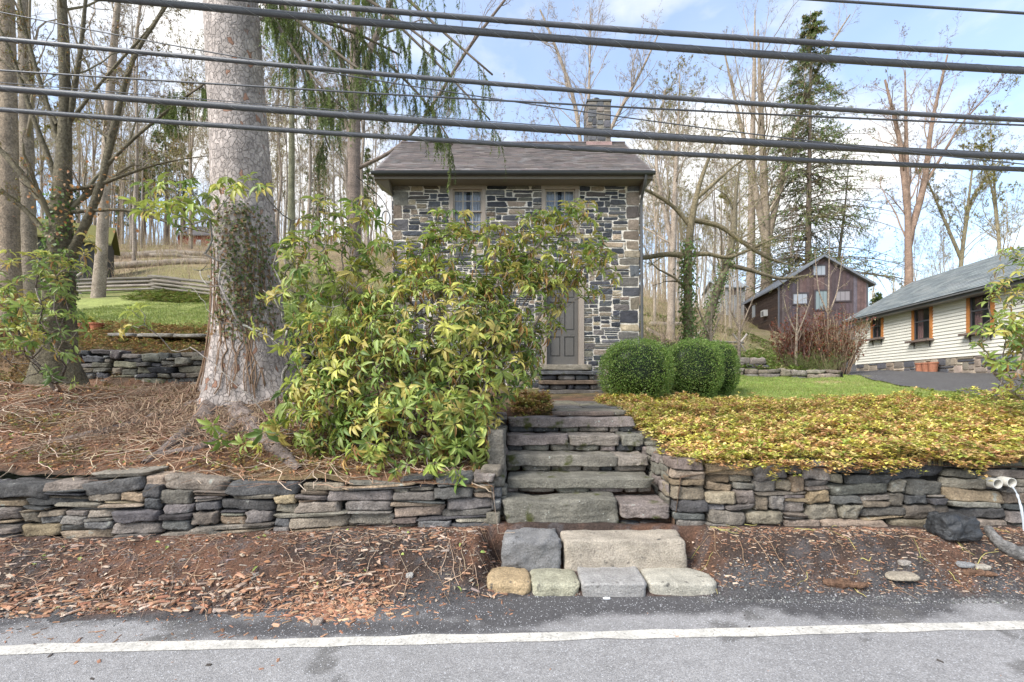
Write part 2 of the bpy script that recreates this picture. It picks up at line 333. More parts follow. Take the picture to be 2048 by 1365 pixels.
def gcol(V):
    x, y = V[:, 0], V[:, 1]; P = np.stack([x, y, 0*x], -1)
    n1 = fbm(P, .9, 3); n2 = fbm(P, 4, 8)
    c = mixc(np.tile([[.19, .105, .065]], (len(V), 1)), (.09, .06, .04), smst(-.2, .7, n2))
    c = mixc(c, (.20, .15, .07), smst(.0, .6, n1)*.6)
    far = smst(9.5, 12, y)
    c = mixc(c, (.20, .19, .07), far*.8)
    grass = smst(-.4, .5, n1+.3*n2)*smst(12, 17, y)*(1-smst(23, 34, y))
    c = mixc(c, (.13, .20, .04), grass*.85)
    wood = smst(19, 25, y+2*n1)
    c = mixc(c, (.27, .195, .125), wood*smst(-.9, .3, n1)*np.where(x < 2, 1, .6))
    R, Lf = lawn_mask(x, y)
    c = mixc(c, (.21, .28, .06), R); c = mixc(c, (.26, .29, .085), Lf)
    c = mixc(c, (.30, .30, .10), np.clip(R+Lf, 0, 1)*smst(.2, .8, n1)*.5)
    bare = np.exp(-(((x-9.3)/.9)**2+((y-13.2)/.35)**2)*1.5); c = mixc(c, (.42, .30, .17), np.clip(bare*1.3, 0, 1))
    return c
xs = lines((-60, -9, 40), (-9, 9, 260), (9, 24, 90), (24, 60, 24))
ys = lines((4.28, 9.5, 90), (9.5, 18, 90), (18, 50, 90), (50, 160, 20))
grid(xs, ys, gz, gcol, 'ground', M['ground'])
# road, painted edge line, soil verge
RA = .044
def roadline(x): return 3.02+RA*x
def redge(x): return np.interp(x, [-8, -4, -1.5, 0, 1.5, 4, 8], [3.15, 3.22, 3.36, 3.58, 3.62, 3.6, 3.75])
def rcol(V):
    x, y = V[:, 0], V[:, 1]; P = np.stack([x, y, 0*x], -1); n = fbm(P*np.array([.5, 1.6, 1]), 2.2, 4, 5); n2 = fbm(P, 12, 6)
    c = np.tile([[.26, .252, .25]], (len(V), 1))
    damp = smst(-.35, .05, (y-roadline(x))-.40+n*.30+n2*.07); c = mixc(c, (.065, .062, .064), damp*.93)
    spot = smst(.72, .9, fbm(P, 2.6, 41)+.25*n2); c = mixc(c, (.11, .105, .10), spot*.7)
    return c
grid(lines((-60, -6, 14), (-6, 7, 330), (7, 60, 14)), lines((-14, 1.8, 8), (1.8, 4.2, 110)), lambda X, Y: 0*X, rcol, 'road', M['asphalt'])
mb = MB()
lx = np.linspace(-60, 60, 601); w0 = .052
jj = .005*rng.normal(size=len(lx))
Vl = np.concatenate([np.stack([lx, roadline(lx)-w0+jj, 0*lx+.004], 1), np.stack([lx, roadline(lx)+w0+jj[::-1], 0*lx+.004], 1)])
n = len(lx); i = np.arange(n-1)
mb.add(Vl, np.stack([i, i+1, i+n+1, i+n], 1)); tag(mb.build('road_edge_line', M['roadpaint']), kind='structure')
def vz(X, Y):
    P = np.stack([X, Y, 0*X], -1); e = redge(X)+.05*fbm(P, 2.5, 2); t = (Y-e)/(4.05-e)
    z = np.where(t < 0, t*.08-.004, .38*smst(0, 1, np.clip(t, 0, 1))**.85+.003)
    z = z*np.interp(X, [-8, -3, -1, .5, 2, 8], [.78, .80, .95, 1, .95, .85])
    cut = smst(-.32, -.14, X)*(1-smst(1.6, 1.8, X))*(1-smst(4.14, 4.24, Y)); z = z*(1-cut)+np.minimum(z, .02+.10*np.clip(Y-3.6, 0, .6))*cut
    return z+np.where(t > .03, (fbm(P, 5, 12)*.012+noise(P, 1.3, 15)*.02)*np.clip(t*4, 0, 1), 0)
def vcol(V):
    x, y = V[:, 0], V[:, 1]; P = np.stack([x, y, 0*x], -1); n = fbm(P, 3, 33); n2 = fbm(P, 14, 35)
    c = np.tile([[.058, .04, .032]], (len(V), 1))
    c = mixc(c, (.16, .08, .048), smst(-.3, .6, n+.4*n2)*np.where(x < 0, .85, .6)); c = mixc(c, (.10, .10, .105), smst(.25, .8, n2)*.5)
    c = mixc(c, (.085, .083, .085), (1-smst(.0, .22, y-redge(x)+.1*n))*.85)
    return c
grid(lines((-60, -7, 40), (-7, 7.5, 420), (7.5, 60, 40)), lines((3.0, 4.75, 70), (4.75, 4.8, 1)), vz, vcol, 'verge', M['dirt'])
# land on the far side of the road and out to the horizon
mb = MB(); mb.add([[-400, -400, -.06], [400, -400, -.06], [400, 500, -.06], [-400, 500, -.06]], np.array([[0, 1, 2, 3]]), (.12, .15, .05))
tag(mb.build('far_ground', M['ground']), kind='structure')
# driveway sheet draped beside the white building
yy = np.linspace(7.2, 26, 60); tt = np.linspace(0, 1, 14)
DX = drive_left(yy)[:, None]+tt[None]*(np.interp(yy, [7, 14, 26], [9, 5.6, 3.0])[:, None]); DY = np.repeat(yy[:, None], 14, 1)
DZ = gz(DX, DY, True)+.03+.02*np.sin(tt*np.pi)[None]
V = np.stack([DX, DY, DZ], -1).reshape(-1, 3); i = (np.arange(13)[None]+np.arange(59)[:, None]*14)
mb = MB().add(V, np.stack([i, i+1, i+15, i+14], -1).reshape(-1, 4), (.078, .073, .07)); tag(mb.build('driveway', M['asphalt'], smooth=True), kind='structure')

# ------------------------------------------------------------------ rocks and stone walls
def cubegrid(n):
    t = np.linspace(-1, 1, n+1); a, b = np.meshgrid(t, t); o = np.ones_like(a); V = []; Fs = []; k = 0
    for ax in range(3):
        for s in (-1, 1):
            p = [None]*3; p[ax] = o*s; p[(ax+1) % 3] = a if s > 0 else b; p[(ax+2) % 3] = b if s > 0 else a
            V.append(np.stack(p, -1).reshape(-1, 3))
            i = np.arange(n)[None]+np.arange(n)[:, None]*(n+1)+k; Fs.append(np.stack([i, i+1, i+n+2, i+n+1], -1).reshape(-1, 4)); k += (n+1)**2
    V = np.concatenate(V); Fq = np.concatenate(Fs)
    u, inv = np.unique(np.round(V, 6), axis=0, return_inverse=True); return u, inv.reshape(-1)[Fq]
CG = {n: cubegrid(n) for n in (3, 4, 6, 8, 12, 18)}
def rock(mb, c, half, col, seed, n=6, k=7, jit=.14, rough=.05, ax=None, nsc=3.0):
    """irregular stone: rounded box with warped corners and chipped faces; ax = 3x3 axes rows"""
    u, Fq = CG[n]; r = np.random.default_rng(seed); half = np.array(half, float)
    q = u/(np.abs(u)**k).sum(1, keepdims=True)**(1/k)
    J = r.uniform(-jit, jit, (2, 2, 2, 3)); w = (q+1)/2
    off = 0
    for a in (0, 1):
        for b in (0, 1):
            for d in (0, 1):
                off = off+((w[:, 0] if a else 1-w[:, 0])*(w[:, 1] if b else 1-w[:, 1])*(w[:, 2] if d else 1-w[:, 2]))[:, None]*J[a, b, d]
    p = (q+off)*half; m_ = half.min()
    nn = vnoise(p/ (half.mean()) + seed*3.17, nsc*.5, seed % 97, 3); st = np.abs(fbm(p/half.mean()*np.array([1, 1, 2.5])+seed, nsc, 5, 2))
    p = p+nn*rough*m_*2-nrm(q)*(st[:, None])*rough*m_*1.2
    if ax is not None: p = p@np.array(ax)
    cc = np.asarray(col)*(1+.12*fbm(p+seed, 6, 3, 2))[:, None]
    mb.add(p+np.array(c), Fq, np.clip(cc, .01, .9)); return mb
def pack(Wc, Hc, wr, hr, r, mask=None, pre=()):
    g = np.zeros((Hc, Wc), bool)
    if mask is not None: g |= mask
    out_ = []
    for (x, y, w, h) in pre:
        if y+h <= Hc and x+w <= Wc and not g[y:y+h, x:x+w].any(): g[y:y+h, x:x+w] = True; out_.append((x, y, w, h))
    for y in range(Hc):
        x = 0
        while x < Wc:
            if g[y, x]: x += 1; continue
            run = 1
            while x+run < Wc and not g[y, x+run] and run < 60: run += 1
            h = int(r.integers(hr[0], hr[1]+1)); w = int(min(run, max(wr[0], r.integers(wr[0], wr[1]+1)*(1 if h > hr[0] else 1.25))))
            if run-w < wr[0]: w = run if run <= wr[1]*1.3 else run-wr[0]
            h = min(h, Hc-y)
            while h > 1 and g[y:y+h, x:x+w].any(): h -= 1
            if Hc-(y+h) == 1 : h = min(h+1, Hc-y) if not g[y:y+min(h+1, Hc-y), x:x+w].any() else h
            g[y:y+h, x:x+w] = True; out_.append((x, y, w, h)); x += w
    return out_
DRY = [(.175, .158, .14), (.225, .20, .17), (.28, .24, .195), (.31, .25, .185), (.145, .14, .135), (.215, .18, .15), (.34, .26, .17), (.10, .098, .096)]
def dry_wall(name, pf, S, zb, zt, cell, wr, hr, label, seed, depth=.3, n=6, pal=DRY, parent=None, batter=.12, protr=.03, weights=None, back=True, group=None):
    """pf(s)->(x,y), tangent along; zb/zt functions of s"""
    r = np.random.default_rng(seed); mb = MB()
    Hm = max(zt(s)-zb(s) for s in np.linspace(0, S, 20)); Wc = int(S/cell); Hc = max(2, int(round(Hm/(cell*.62))))
    for (x, y, w, h) in pack(Wc, Hc, wr, hr, r):
        s = (x+w/2)*cell; p0 = np.array(pf(s-.02)); p1 = np.array(pf(s+.02)); t = nrm(p1-p0); nn = np.array([t[1], -t[0]])
        zb_, zt_ = zb(s), zt(s)+r.uniform(-.02, .03)*(y+h == Hc); hh = (zt_-zb_)/Hc
        zc = zb_+(y+h/2)*hh; p = np.array(pf(s)); fr = (zc-zb_)
        o = r.uniform(-protr, protr)-batter*fr; dp = depth*r.uniform(.8, 1.1)
        c = np.array([*(p+nn*(o-dp/2)), zc]); a = r.normal(0, .05); tilt = r.normal(0, .05)
        tx = np.array([t[0]*math.cos(tilt), t[1]*math.cos(tilt), math.sin(tilt)]); ty = np.array([-nn[0], -nn[1], 0]); tx = nrm(tx+ty*a); tz = np.cross(tx, ty)
        rock(mb, c, (w*cell/2*.985, dp/2, h*hh/2*.97), pick(pal, 1, .2, r, weights)[0], int(r.integers(1e6)), n if w*h > 4 else min(n, 4), k=r.choice([8, 12, 20]), jit=.17, rough=.11, ax=[tx, ty, tz], nsc=4.0)
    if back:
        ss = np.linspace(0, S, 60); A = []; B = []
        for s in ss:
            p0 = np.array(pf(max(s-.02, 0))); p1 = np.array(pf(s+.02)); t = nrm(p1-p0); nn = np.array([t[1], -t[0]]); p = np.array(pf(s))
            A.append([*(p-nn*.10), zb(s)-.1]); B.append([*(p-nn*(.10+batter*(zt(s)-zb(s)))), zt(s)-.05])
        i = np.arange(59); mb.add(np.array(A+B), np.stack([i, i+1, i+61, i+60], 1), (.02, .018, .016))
    o = mb.build(name, M['fieldstone'], parent, base=None if parent is not None else [*pf(S/2), zb(S/2)], smooth=True)
    if parent is None: tag(o, label, 'stone wall', group)
    return o
YWL = lambda x: 4.27+.055*(x+.15)
dry_wall('stone_wall', lambda s: (-8.2+s, YWL(-8.2+s)), 8.05, lambda s: .20+.012*s, lambda s: .80+.03*math.sin(s*1.7)+.035*(s < 5.6)*(s > 4.2), .04, (4, 17), (1, 5),
         'low dry stone retaining wall of grey and brown slabs left of the steps, under the rhododendron', 3, n=8)
dry_wall('stone_wall', lambda s: (1.52+s, 4.25+.004*s), 6.9, lambda s: .30, lambda s: .955-.01*s, .045, (3, 16), (1, 5),
         'low dry stone retaining wall right of the steps with yellow ground cover spilling over its top', 8, n=8)

# ------------------------------------------------------------------ steps
STC = [(.215, .195, .16), (.25, .215, .18), (.19, .178, .145), (.24, .20, .18)]
SY = [4.3, 4.62, 4.95, 5.27, 5.6]; SZ = [EYE-233*4.3/F, EYE-186*4.62/F, EYE-142*4.95/F, EYE-101*5.27/F, EYE-66*5.6/F]
SXL = [-.085, -.07, -.07, -.06, -.05]; SXR = [1.5, 1.44, 1.49, 1.54, 1.51]
st = thing('garden_steps', (.7, 4.3, .3), 'worn mossy stone steps climbing from the roadside through the retaining wall towards the house door', 'steps')
SPL = [[(0, .70), (.70, 1)], [(0, 1)], [(0, .78), (.78, 1)], [(0, .45), (.45, .83), (.83, 1)], [(0, 1)]]
rs = np.random.default_rng(5)
for k in range(5):
    mb = MB(); zb_ = SZ[k-1] if k else .30; zt_ = SZ[k]; wd = SXR[k]-SXL[k]; h = zt_-zb_
    slab = h*(.86 if k in (0,) else .66)
    for (a, b) in SPL[k]:
        hs = slab if not (k == 0 and a > 0) else slab*.55
        zo = 0 if not (k == 0 and a > 0) else -.03
        rock(mb, (SXL[k]+wd*(a+b)/2, SY[k]+.21, zt_-hs/2+zo), (wd*(b-a)/2*.992, .22, hs/2), STC[rs.integers(4)], 100+k*7+int(a*10), 18, k=24, jit=.045, rough=.12, nsc=2.6)
    x = SXL[k]
    while x < SXR[k]-.06:
        w = rs.uniform(.12, .4); w = min(w, SXR[k]-x); hb = h-slab+.03
        rock(mb, (x+w/2, SY[k]+.225, zb_+hb/2-.005), (w/2*1.0, .2, hb/2), STC[rs.integers(4)]if rs.random() < .7 else (.09, .09, .09), int(rs.integers(1e5)), 6, jit=.1, rough=.08)
        x += w
    mb.build('step', M['stepstone'], st, smooth=True)
for sx, x0_ in ((1, 1.60), (-1, -.155)):
    mb = MB(); y_ = 4.42
    while y_ < 6.1:
        l_ = rs.uniform(.14, .34); zb_ = .40+max(0, y_-4.5)*.5; zt_ = float(gz(1.75 if sx > 0 else -.35, y_+l_/2))+.03
        while zb_ < zt_-.02:
            h_ = min(rs.uniform(.07, .14), zt_-zb_); rock(mb, (x0_+rs.normal(0, .012), y_+l_/2, zb_+h_/2), (.085, l_/2*.98, h_/2*.97), STC[rs.integers(4)], int(rs.integers(1e5)), 6, k=12, jit=.14, rough=.08); zb_ += h_
        y_ += l_
    mb.build('side_stones', M['stepstone'], st, smooth=True)
mb = MB()
rock(mb, (.92, 5.83, 1.315), (.40, .10, .03), (.22, .17, .14), 71, 8, jit=.05); rock(mb, (1.05, 6.2, 1.31), (.45, .3, .04), (.24, .21, .16), 75, 8, jit=.05)
y = 6.5
pr = np.random.default_rng(4)
while y < 10.6:
    xc = 1.0+(y-6)*.09
    for s in (-1, 1):
        rock(mb, (xc+s*.3+pr.normal(0, .02), y+.35, 1.325), (.29, .34, .035), pick([(.25, .22, .16), (.2, .18, .15)], 1, .1, pr)[0], int(pr.integers(1e5)), 6, jit=.05, rough=.06)
    y += .7
tag(mb.build('flagstone_path', M['stepstone'], base=(1.1, 8, 1.33), smooth=True), 'flat mossy flagstone landing leading from the top garden step to the house steps', 'path', kind='structure')
# cheek slabs left of the steps
mb = MB()
rock(mb, (-.16, 4.75, .95), (.09, .16, .26), (.17, .155, .13), 61, 12, jit=.08, k=10)
rock(mb, (-.21, 4.52, .74), (.12, .12, .05), (.2, .18, .15), 62, 8); rock(mb, (-.20, 4.46, .845), (.10, .12, .045), (.22, .19, .15), 63, 8)
rock(mb, (-.17, 4.50, .64), (.07, .14, .05), (.12, .12, .12), 64, 8); rock(mb, (-.18, 4.36, .42), (.06, .1, .06), (.2, .18, .14), 65, 8); rock(mb, (-.15, 4.42, .54), (.05, .12, .05), (.14, .14, .14), 66, 8)
tag(mb.build('stone_pillar', M['fieldstone'], base=(-.16, 4.5, .4), smooth=True), 'upright slab and stacked stones edging the left side of the garden steps', 'stones')
# loose blocks at the foot of the steps
def block(name, x0, x1, y0, y1, z0, z1, col, seed, label, k=9, jit=.05, rough=.05, rnd=None, cat='stone block', n=18, m='block'):
    mb = MB(); rock(mb, (0, 0, 0), ((x1-x0)/2, (y1-y0)/2, (z1-z0)/2), col, seed, n, k=k, jit=jit, rough=rough, nsc=2.5)
    if rnd:
        V = mb.V[0]; hx = (x1-x0)/2; t = np.clip((V[:, 0]-hx*.25)/(hx*.75), 0, 1); V[:, 1] -= -t**2*(-.0)+np.where(V[:, 1] > 0, 1, .0)*t**2*(y1-y0)*.42
        V[:, 1] += np.where(V[:, 1] < 0, 1, 0)*t**3*(y1-y0)*.12
    c = np.array([(x0+x1)/2, (y0+y1)/2, (z0+z1)/2]); mb.V[0] = mb.V[0]+c
    o = mb.build(name, M[m], base=(c[0], c[1], z0), smooth=True); tag(o, label, cat); return o
G = 'loose stone blocks set as lower steps by the road'
for a in [('stone_block', -.20, .14, 3.62, 3.98, -.04, .115, (.46, .34, .20), 21, 'orange-tinged rough boulder, leftmost of the front row of blocks beside the road', 4, .16, .08),
          ('stone_block', .15, .55, 3.62, 3.96, -.04, .10, (.40, .38, .28), 22, 'cracked greenish grey block between the orange boulder and the square grey block by the road', 6, .10, .08),
          ('stone_block', .56, 1.08, 3.60, 3.98, -.04, .105, (.36, .345, .33), 23, 'flat rectangular grey block third from the left in the front row by the road', 24, .05, .06),
          ('stone_block', -.075, .435, 3.93, 4.24, .0, .335, (.23, .225, .222), 25, 'dark blue-grey squared block with a damp patch below the bottom garden step', 22, .06, .09),
          ('stone_block', .455, 1.52, 3.93, 4.24, .0, .335, (.42, .365, .295), 26, 'long pale tan squared block, the largest at the foot of the steps', 18, .04, .05)]:
    o = block(*a); o['group'] = G
o = block('stone_block', 1.10, 1.66, 3.62, 3.98, -.04, .10, (.46, .43, .36), 24, 'pale flat block with a curved right end, rightmost of the front row by the road', 9, .04, .05, rnd=1); o['group'] = G
# entry steps at the house
HS = thing('entry_steps', (1.38, 10.7, 1.33), 'short flight of dark stone steps up to the grey front door', 'steps')
hy = [10.72, 11.02, 11.32]; hz = [1.33, 1.56, 1.79, 2.03]
for k in range(3):
    mb = MB(); h = hz[k+1]-hz[k]
    rock(mb, (1.4, hy[k]+.3, hz[k+1]-.05), (.78-.03*k, .3, .05), [(.17, .15, .13), (.19, .14, .10), (.13, .13, .13)][k], 301+k, 12, k=14, jit=.03, rough=.12)
    x = .64+.03*k
    while x < 2.1-.03*k:
        w = min(rs.uniform(.15, .45), 2.14-.03*k-x)
        rock(mb, (x+w/2, hy[k]+.34, hz[k]+h*.28), (w/2*.97, .28, (h-.1)/2), pick([(.10, .10, .105), (.15, .14, .13)], 1, .2, rs)[0], int(rs.integers(1e5)), 4, jit=.1, rough=.08); x += w
    mb.build('step', M['stepstone'], HS, smooth=True)
mb = MB(); rock(mb, (1.33, 11.62, 2.12), (.68, .22, .075), (.30, .26, .20), 310, 12, k=14, jit=.03, rough=.08); mb.build('sill', M['stepstone'], HS, smooth=True)

# ------------------------------------------------------------------ stone house
HX0, HX1, HY0, HY1 = -3.07, 3.29, 11.7, 16.64; HB, HT = 1.5, 6.82
H = thing('stone_house', (0.1, 11.7, 1.6), 'two-storey house of dark rubble stone with white mortar and purple-brown slate roof', 'house')
HPAL = [(.052, .055, .064), (.07, .073, .082), (.10, .10, .104), (.16, .142, .123), (.24, .195, .145), (.35, .28, .195), (.125, .115, .105)]
HWT = [.24, .22, .16, .12, .11, .07, .08]
def hx(px): return (px-1024)/F*HY0
def hzp(py): return EYE-(py-HZ)/F*HY0
wins = [(hx(899), hx(971), 5.56, 6.80), (hx(1083), hx(1157), 5.56, 6.80)]
door = (hx(1083), hx(1168), 2.20, 4.48)
mb = MB(); cell = .05
Wc = int((HX1-HX0)/cell); Hc = int((HT-HB)/cell); mk = np.zeros((Hc, Wc), bool)
for (a, b, c, d) in wins+[door]:
    i0 = int(round((a-HX0)/cell)); i1 = int(round((b-HX0)/cell)); j0 = max(0, int(round((c-HB)/cell))); j1 = min(Hc, int(round((d-HB)/cell))); mk[j0:j1, i0:i1] = True
rh = np.random.default_rng(77); pre = []
j = 0
while j < Hc-3:      # large corner stones
    h = int(rh.integers(4, 8)); w = int(rh.integers(5, 12)); pre.append((Wc-w, j, w, h)); w2 = int(rh.integers(5, 12)); pre.append((0, j, w2, h)); j += h
for (x, y, w, h) in pack(Wc, Hc, (3, 11), (1, 3), rh, mk, pre):
    big = w*h > 22
    c = pick(HPAL, 1, .18, rh, [.08, .14, .2, .22, .2, .1, .06] if big else HWT)[0]
    rock(mb, (HX0+(x+w/2)*cell, HY0+.04, HB+(y+h/2)*cell), (w*cell/2-.012, .05+rh.uniform(-.004, .01), h*cell/2-.011), c, int(rh.integers(1e6)), 4, k=14, jit=.17, rough=.08)
for side, xx in ((-1, HX0), (1, HX1)):     # side walls
    for (x, y, w, h) in pack(int((HY1-HY0)/.09), int((HT-HB)/.09), (2, 7), (1, 3), rh):
        rock(mb, (xx-side*.03, HY0+(x+w/2)*.09, HB+(y+h/2)*.09), (.05, w*.045-.013, h*.045-.013), pick(HPAL, 1, .18, rh, HWT)[0], int(rh.integers(1e6)), 3, k=9, jit=.08, rough=.03)
MORT = (.70, .64, .55)
# mortar body with openings left for windows and door (front built from strips)
xsb = sorted({HX0+.02, HX1-.02, *[v for w_ in wins+[door] for v in w_[:2]]}); zsb = sorted({HB-.3, HT, *[v for w_ in wins+[door] for v in w_[2:]]})
for a, b in zip(xsb[:-1], xsb[1:]):
    for c, d in zip(zsb[:-1], zsb[1:]):
        mx_, mz_ = (a+b)/2, (c+d)/2
        if any(w_[0] < mx_ < w_[1] and w_[2] < mz_ < w_[3] for w_ in wins+[door]): continue
        mb.box((a, HY0+.008, c), (b, HY0+.35, d), MORT)
mb.box((HX0+.012, HY0+.35, HB-.3), (HX0+.3, HY1, HT), MORT); mb.box((HX1-.3, HY0+.35, HB-.3), (HX1-.012, HY1, HT), MORT); mb.box((HX0+.012, HY1-.3, HB-.3), (HX1-.012, HY1+.002, HT), MORT)
yr, zr = 14.17, 9.20     # ridge
for xx in (HX0+.05, HX1-.25):   # gables
    mb.add([[xx, HY0+.1, HT], [xx, HY1, HT], [xx, yr, zr-.15], [xx+.2, HY0+.1, HT], [xx+.2, HY1, HT], [xx+.2, yr, zr-.15]], [np.array([[0, 1, 2], [3, 5, 4]]), np.array([[0, 3, 4, 1], [1, 4, 5, 2], [2, 5, 3, 0]])], MORT)
mb.build('wall', M['housestone'], H)
# roof
EX0, EX1, EYf, EZ = -3.46, 3.52, 11.24, 6.93
mb = MB(); sl = np.array([0, yr-EYf, zr-EZ]); slL = np.linalg.norm(sl); su = sl/slL; sn = np.array([0, -su[2], su[1]])
mb.add([[EX0, EYf, EZ-.03], [EX1, EYf, EZ-.03], [EX1, yr, zr-.03], [EX0, yr, zr-.03], [EX0, 2*yr-EYf, EZ-.03], [EX1, 2*yr-EYf, EZ-.03]], np.array([[0, 1, 2, 3], [3, 2, 5, 4]]), (.15, .12, .12))
SP = [(.23, .19, .175), (.21, .18, .168), (.25, .21, .192), (.22, .195, .185)]
rows = 27; rl = slL/rows
for fl in (0, 1):
    for k in range(rows):
        x = EX0
        while x < EX1-.02:
            w = min(rh.uniform(.18, .34), EX1-x); lift = .018+rh.uniform(0, .004)
            o = np.array([x+.0005, EYf, EZ])+su*(k*rl-.01)+sn*.0; u = np.array([w-.001, 0, 0]); v = su*(rl+.03)-sn*lift; w3 = sn*.006
            o = o+sn*lift
            P8 = np.array([o+i*u+j_*v+q*w3 for i in (0, 1) for j_ in (0, 1) for q in (0, 1)])
            if fl: P8[:, 1] = 2*yr-P8[:, 1]
            mb.add(P8, BOXF, pick(SP, 1, .09, rh)[0]); x += w
mb.box((EX0+.01, yr-.05, zr+.005), (EX1-.01, yr+.05, zr+.035), (.18, .15, .15))
mb.build('roof', M['slate'], H)
TR = (.19, .165, .135)
mb = MB(); mb.box((EX0+.03, EYf+.03, 6.79), (EX1-.03, HY0+.3, 6.815), TR); mb.box((EX0+.03, EYf+.025, 6.78), (EX1-.03, EYf+.05, 6.90), TR)
for s, xx in ((0, EX0+.02), (1, EX1-.05)):
    for fl in (0, 1):
        V = [[xx, EYf+.06, EZ-.20], [xx, EYf+.06, EZ-.035], [xx, yr, zr-.035], [xx, yr, zr-.20]]; V = np.array(V+[[v[0]+.03, v[1], v[2]] for v in V])
        if fl: V[:, 1] = 2*yr-V[:, 1]
        mb.add(V, np.array([[0, 1, 2, 3], [7, 6, 5, 4], [0, 4, 5, 1], [1, 5, 6, 2], [2, 6, 7, 3], [3, 7, 4, 0]]), TR)
    mb.box((xx, EYf+.055, 6.62), (xx+.03, HY0+.25, 6.785), TR) if False else None
# sloping soffit bracket at each end
for xa, xb in ((EX0+.03, HX0), (EX1-.03, HX1)):
    mb.add([[xa, EYf+.06, 6.79], [xb, EYf+.30, 6.55], [xb, HY0+.2, 6.55], [xa, HY0+.2, 6.79], [xb, EYf+.06, 6.79], [xb, HY0+.2, 6.79]], [np.array([[0, 1, 2, 3], [4, 1, 2, 5]]), np.array([[0, 4, 1], [3, 2, 5]])], TR)
mb.build('cornice', M['paint'], H)
mb = MB(); a = np.linspace(-np.pi, 0, 9); g = []
for x in (EX0, EX1):
    for rr in (.06, .052): g += [[x, EYf-.05+rr*np.cos(t), 6.905+rr*np.sin(t)] for t in a]
i = np.arange(8); mb.add(g, np.concatenate([np.stack([i, i+1, i+19, i+18], 1), np.stack([i+9, i+10, i+28, i+27], 1)]), (.055, .058, .06))
mb.add(g, np.concatenate([np.stack([i, i+1, i+10, i+9], 1), np.stack([i+18, i+19, i+28, i+27], 1)]), (.055, .058, .06))
tubes(mb, np.array([[EX0, EYf-.11, 6.91], [0, EYf-.11, 6.91], [EX1, EYf-.11, 6.91]]), np.array([.009]*3), 6, (.055, .058, .06))
mb.build('gutter', M['metal'], H)
mb = MB(); tubes(mb, resamp([[3.30, 11.2, 6.88], [3.30, 11.22, 6.7], [3.30, 11.62, 6.45], [3.30, 11.62, 6.2], [3.33, 11.62, 1.7]], 40), np.full(40, .036), 10, (.08, .078, .075)); mb.build('downspout', M['metal'], H)
# chimney
ch = MB(); cx0, cx1, cy0, cy1 = 2.32, 3.02, 13.95, 14.65
for f, (ax_, L_) in enumerate((('x', cx1-cx0), ('y', cy1-cy0), ('x', cx1-cx0), ('y', cy1-cy0))):
    for (x, y, w, h) in pack(int(L_/.07), 17, (2, 5), (1, 3), rh):
        s = (x+w/2)*.07; z = 9.0+(y+h/2)*.08
        c = {0: (cx0+s, cy0+.02, z), 1: (cx0+.02, cy0+s, z), 2: (cx0+s, cy1-.02, z), 3: (cx1-.02, cy0+s, z)}[f]
        hf = (w*.035-.008, .04, h*.04-.008) if ax_ == 'x' else (.04, w*.035-.008, h*.04-.008)
        rock(ch, c, hf, pick([(.16, .14, .12), (.2, .17, .14), (.11, .11, .115)], 1, .15, rh)[0], int(rh.integers(1e6)), 3, k=9, jit=.07, rough=.03)
ch.box((cx0+.01, cy0+.01, 8.4), (cx1-.01, cy1-.01, 10.36), (.42, .38, .33)); ch.box((cx0-.04, cy0-.04, 8.8), (cx1+.04, cy1+.04, 9.12), (.33, .22, .2))
co_ = ch.build('chimney', M['housestone'], H)
mb = MB(); mb.box((cx0-.03, cy0-.03, 10.37), (cx1+.03, cy1+.03, 10.42), (.09, .09, .085))
tubes(mb, np.array([[2.6, 14.2, 10.4], [2.6, 14.2, 10.5], [2.6, 14.2, 10.51], [2.6, 14.2, 10.56], [2.6, 14.2, 10.58]]), np.array([.07, .07, .15, .14, .05]), 16, (.03, .03, .03)); mb.build('chimney_cap', M['metal'], co_)
# windows
TRW = (.33, .275, .225)
def sash_window(root, x0, x1, z0, z1, y):
    f = MB(); t = .095
    f.box((x0, y-.03, z0+.06), (x0+t, y+.16, z1-t)); f.box((x1-t, y-.03, z0+.06), (x1, y+.16, z1-t)); f.box((x0-.01, y-.035, z1-t), (x1+.01, y+.16, z1)); f.box((x0-.03, y-.07, z0), (x1+.03, y+.16, z0+.06))
    f.C = [np.tile(TRW, (len(c), 1)) for c in f.C]; w = f.build('window', M['paint'], root)
    a, b, c, d = x0+t, x1-t, z0+.06, z1-t; mid = (c+d)/2
    for (lo, hi, yy_) in ((mid-.02, d, y+.05), (c, mid+.02, y+.085)):
        s = MB(); q = .035; col = (.44, .385, .32)
        s.box((a, yy_, lo), (a+q, yy_+.03, hi), col); s.box((b-q, yy_, lo), (b, yy_+.03, hi), col); s.box((a+q, yy_, hi-q), (b-q, yy_+.03, hi), col); s.box((a+q, yy_, lo), (b-q, yy_+.03, lo+q), col)
        for k in (1, 2): xx = a+(b-a)*k/3; s.box((xx-.012, yy_+.004, lo+q), (xx+.012, yy_+.026, hi-q), col)
        zz = (lo+hi)/2; s.box((a+q, yy_+.006, zz-.012), (b-q, yy_+.024, zz+.012), col)
        s.build('sash', M['paint'], w)
        g_ = MB(); g_.box((a+q, yy_+.012, lo+q), (b-q, yy_+.016, hi-q)); g_.build('pane', M['glass'], w)
    # curtain with pleats
    cu = MB(); n_ = 60; xx = np.linspace(a, b, n_); yy2 = y+.15+.015*np.sin(xx*70)
    V = np.concatenate([np.stack([xx, yy2, 0*xx+c], 1), np.stack([xx, yy2, 0*xx+d], 1)]); i = np.arange(n_-1); gap = np.abs(xx[:-1]-(a+b)/2) > .05
    cu.add(V, np.stack([i, i+1, i+n_+1, i+n_], 1)[gap], (.66, .72, .82)); cu.build('curtain', M['paint'], w)
    bk = MB(); bk.box((a-.05, y+.34, c-.05), (b+.05, y+.36, d+.05), (.02, .02, .022)); bk.build('backing', M['paint'], w)
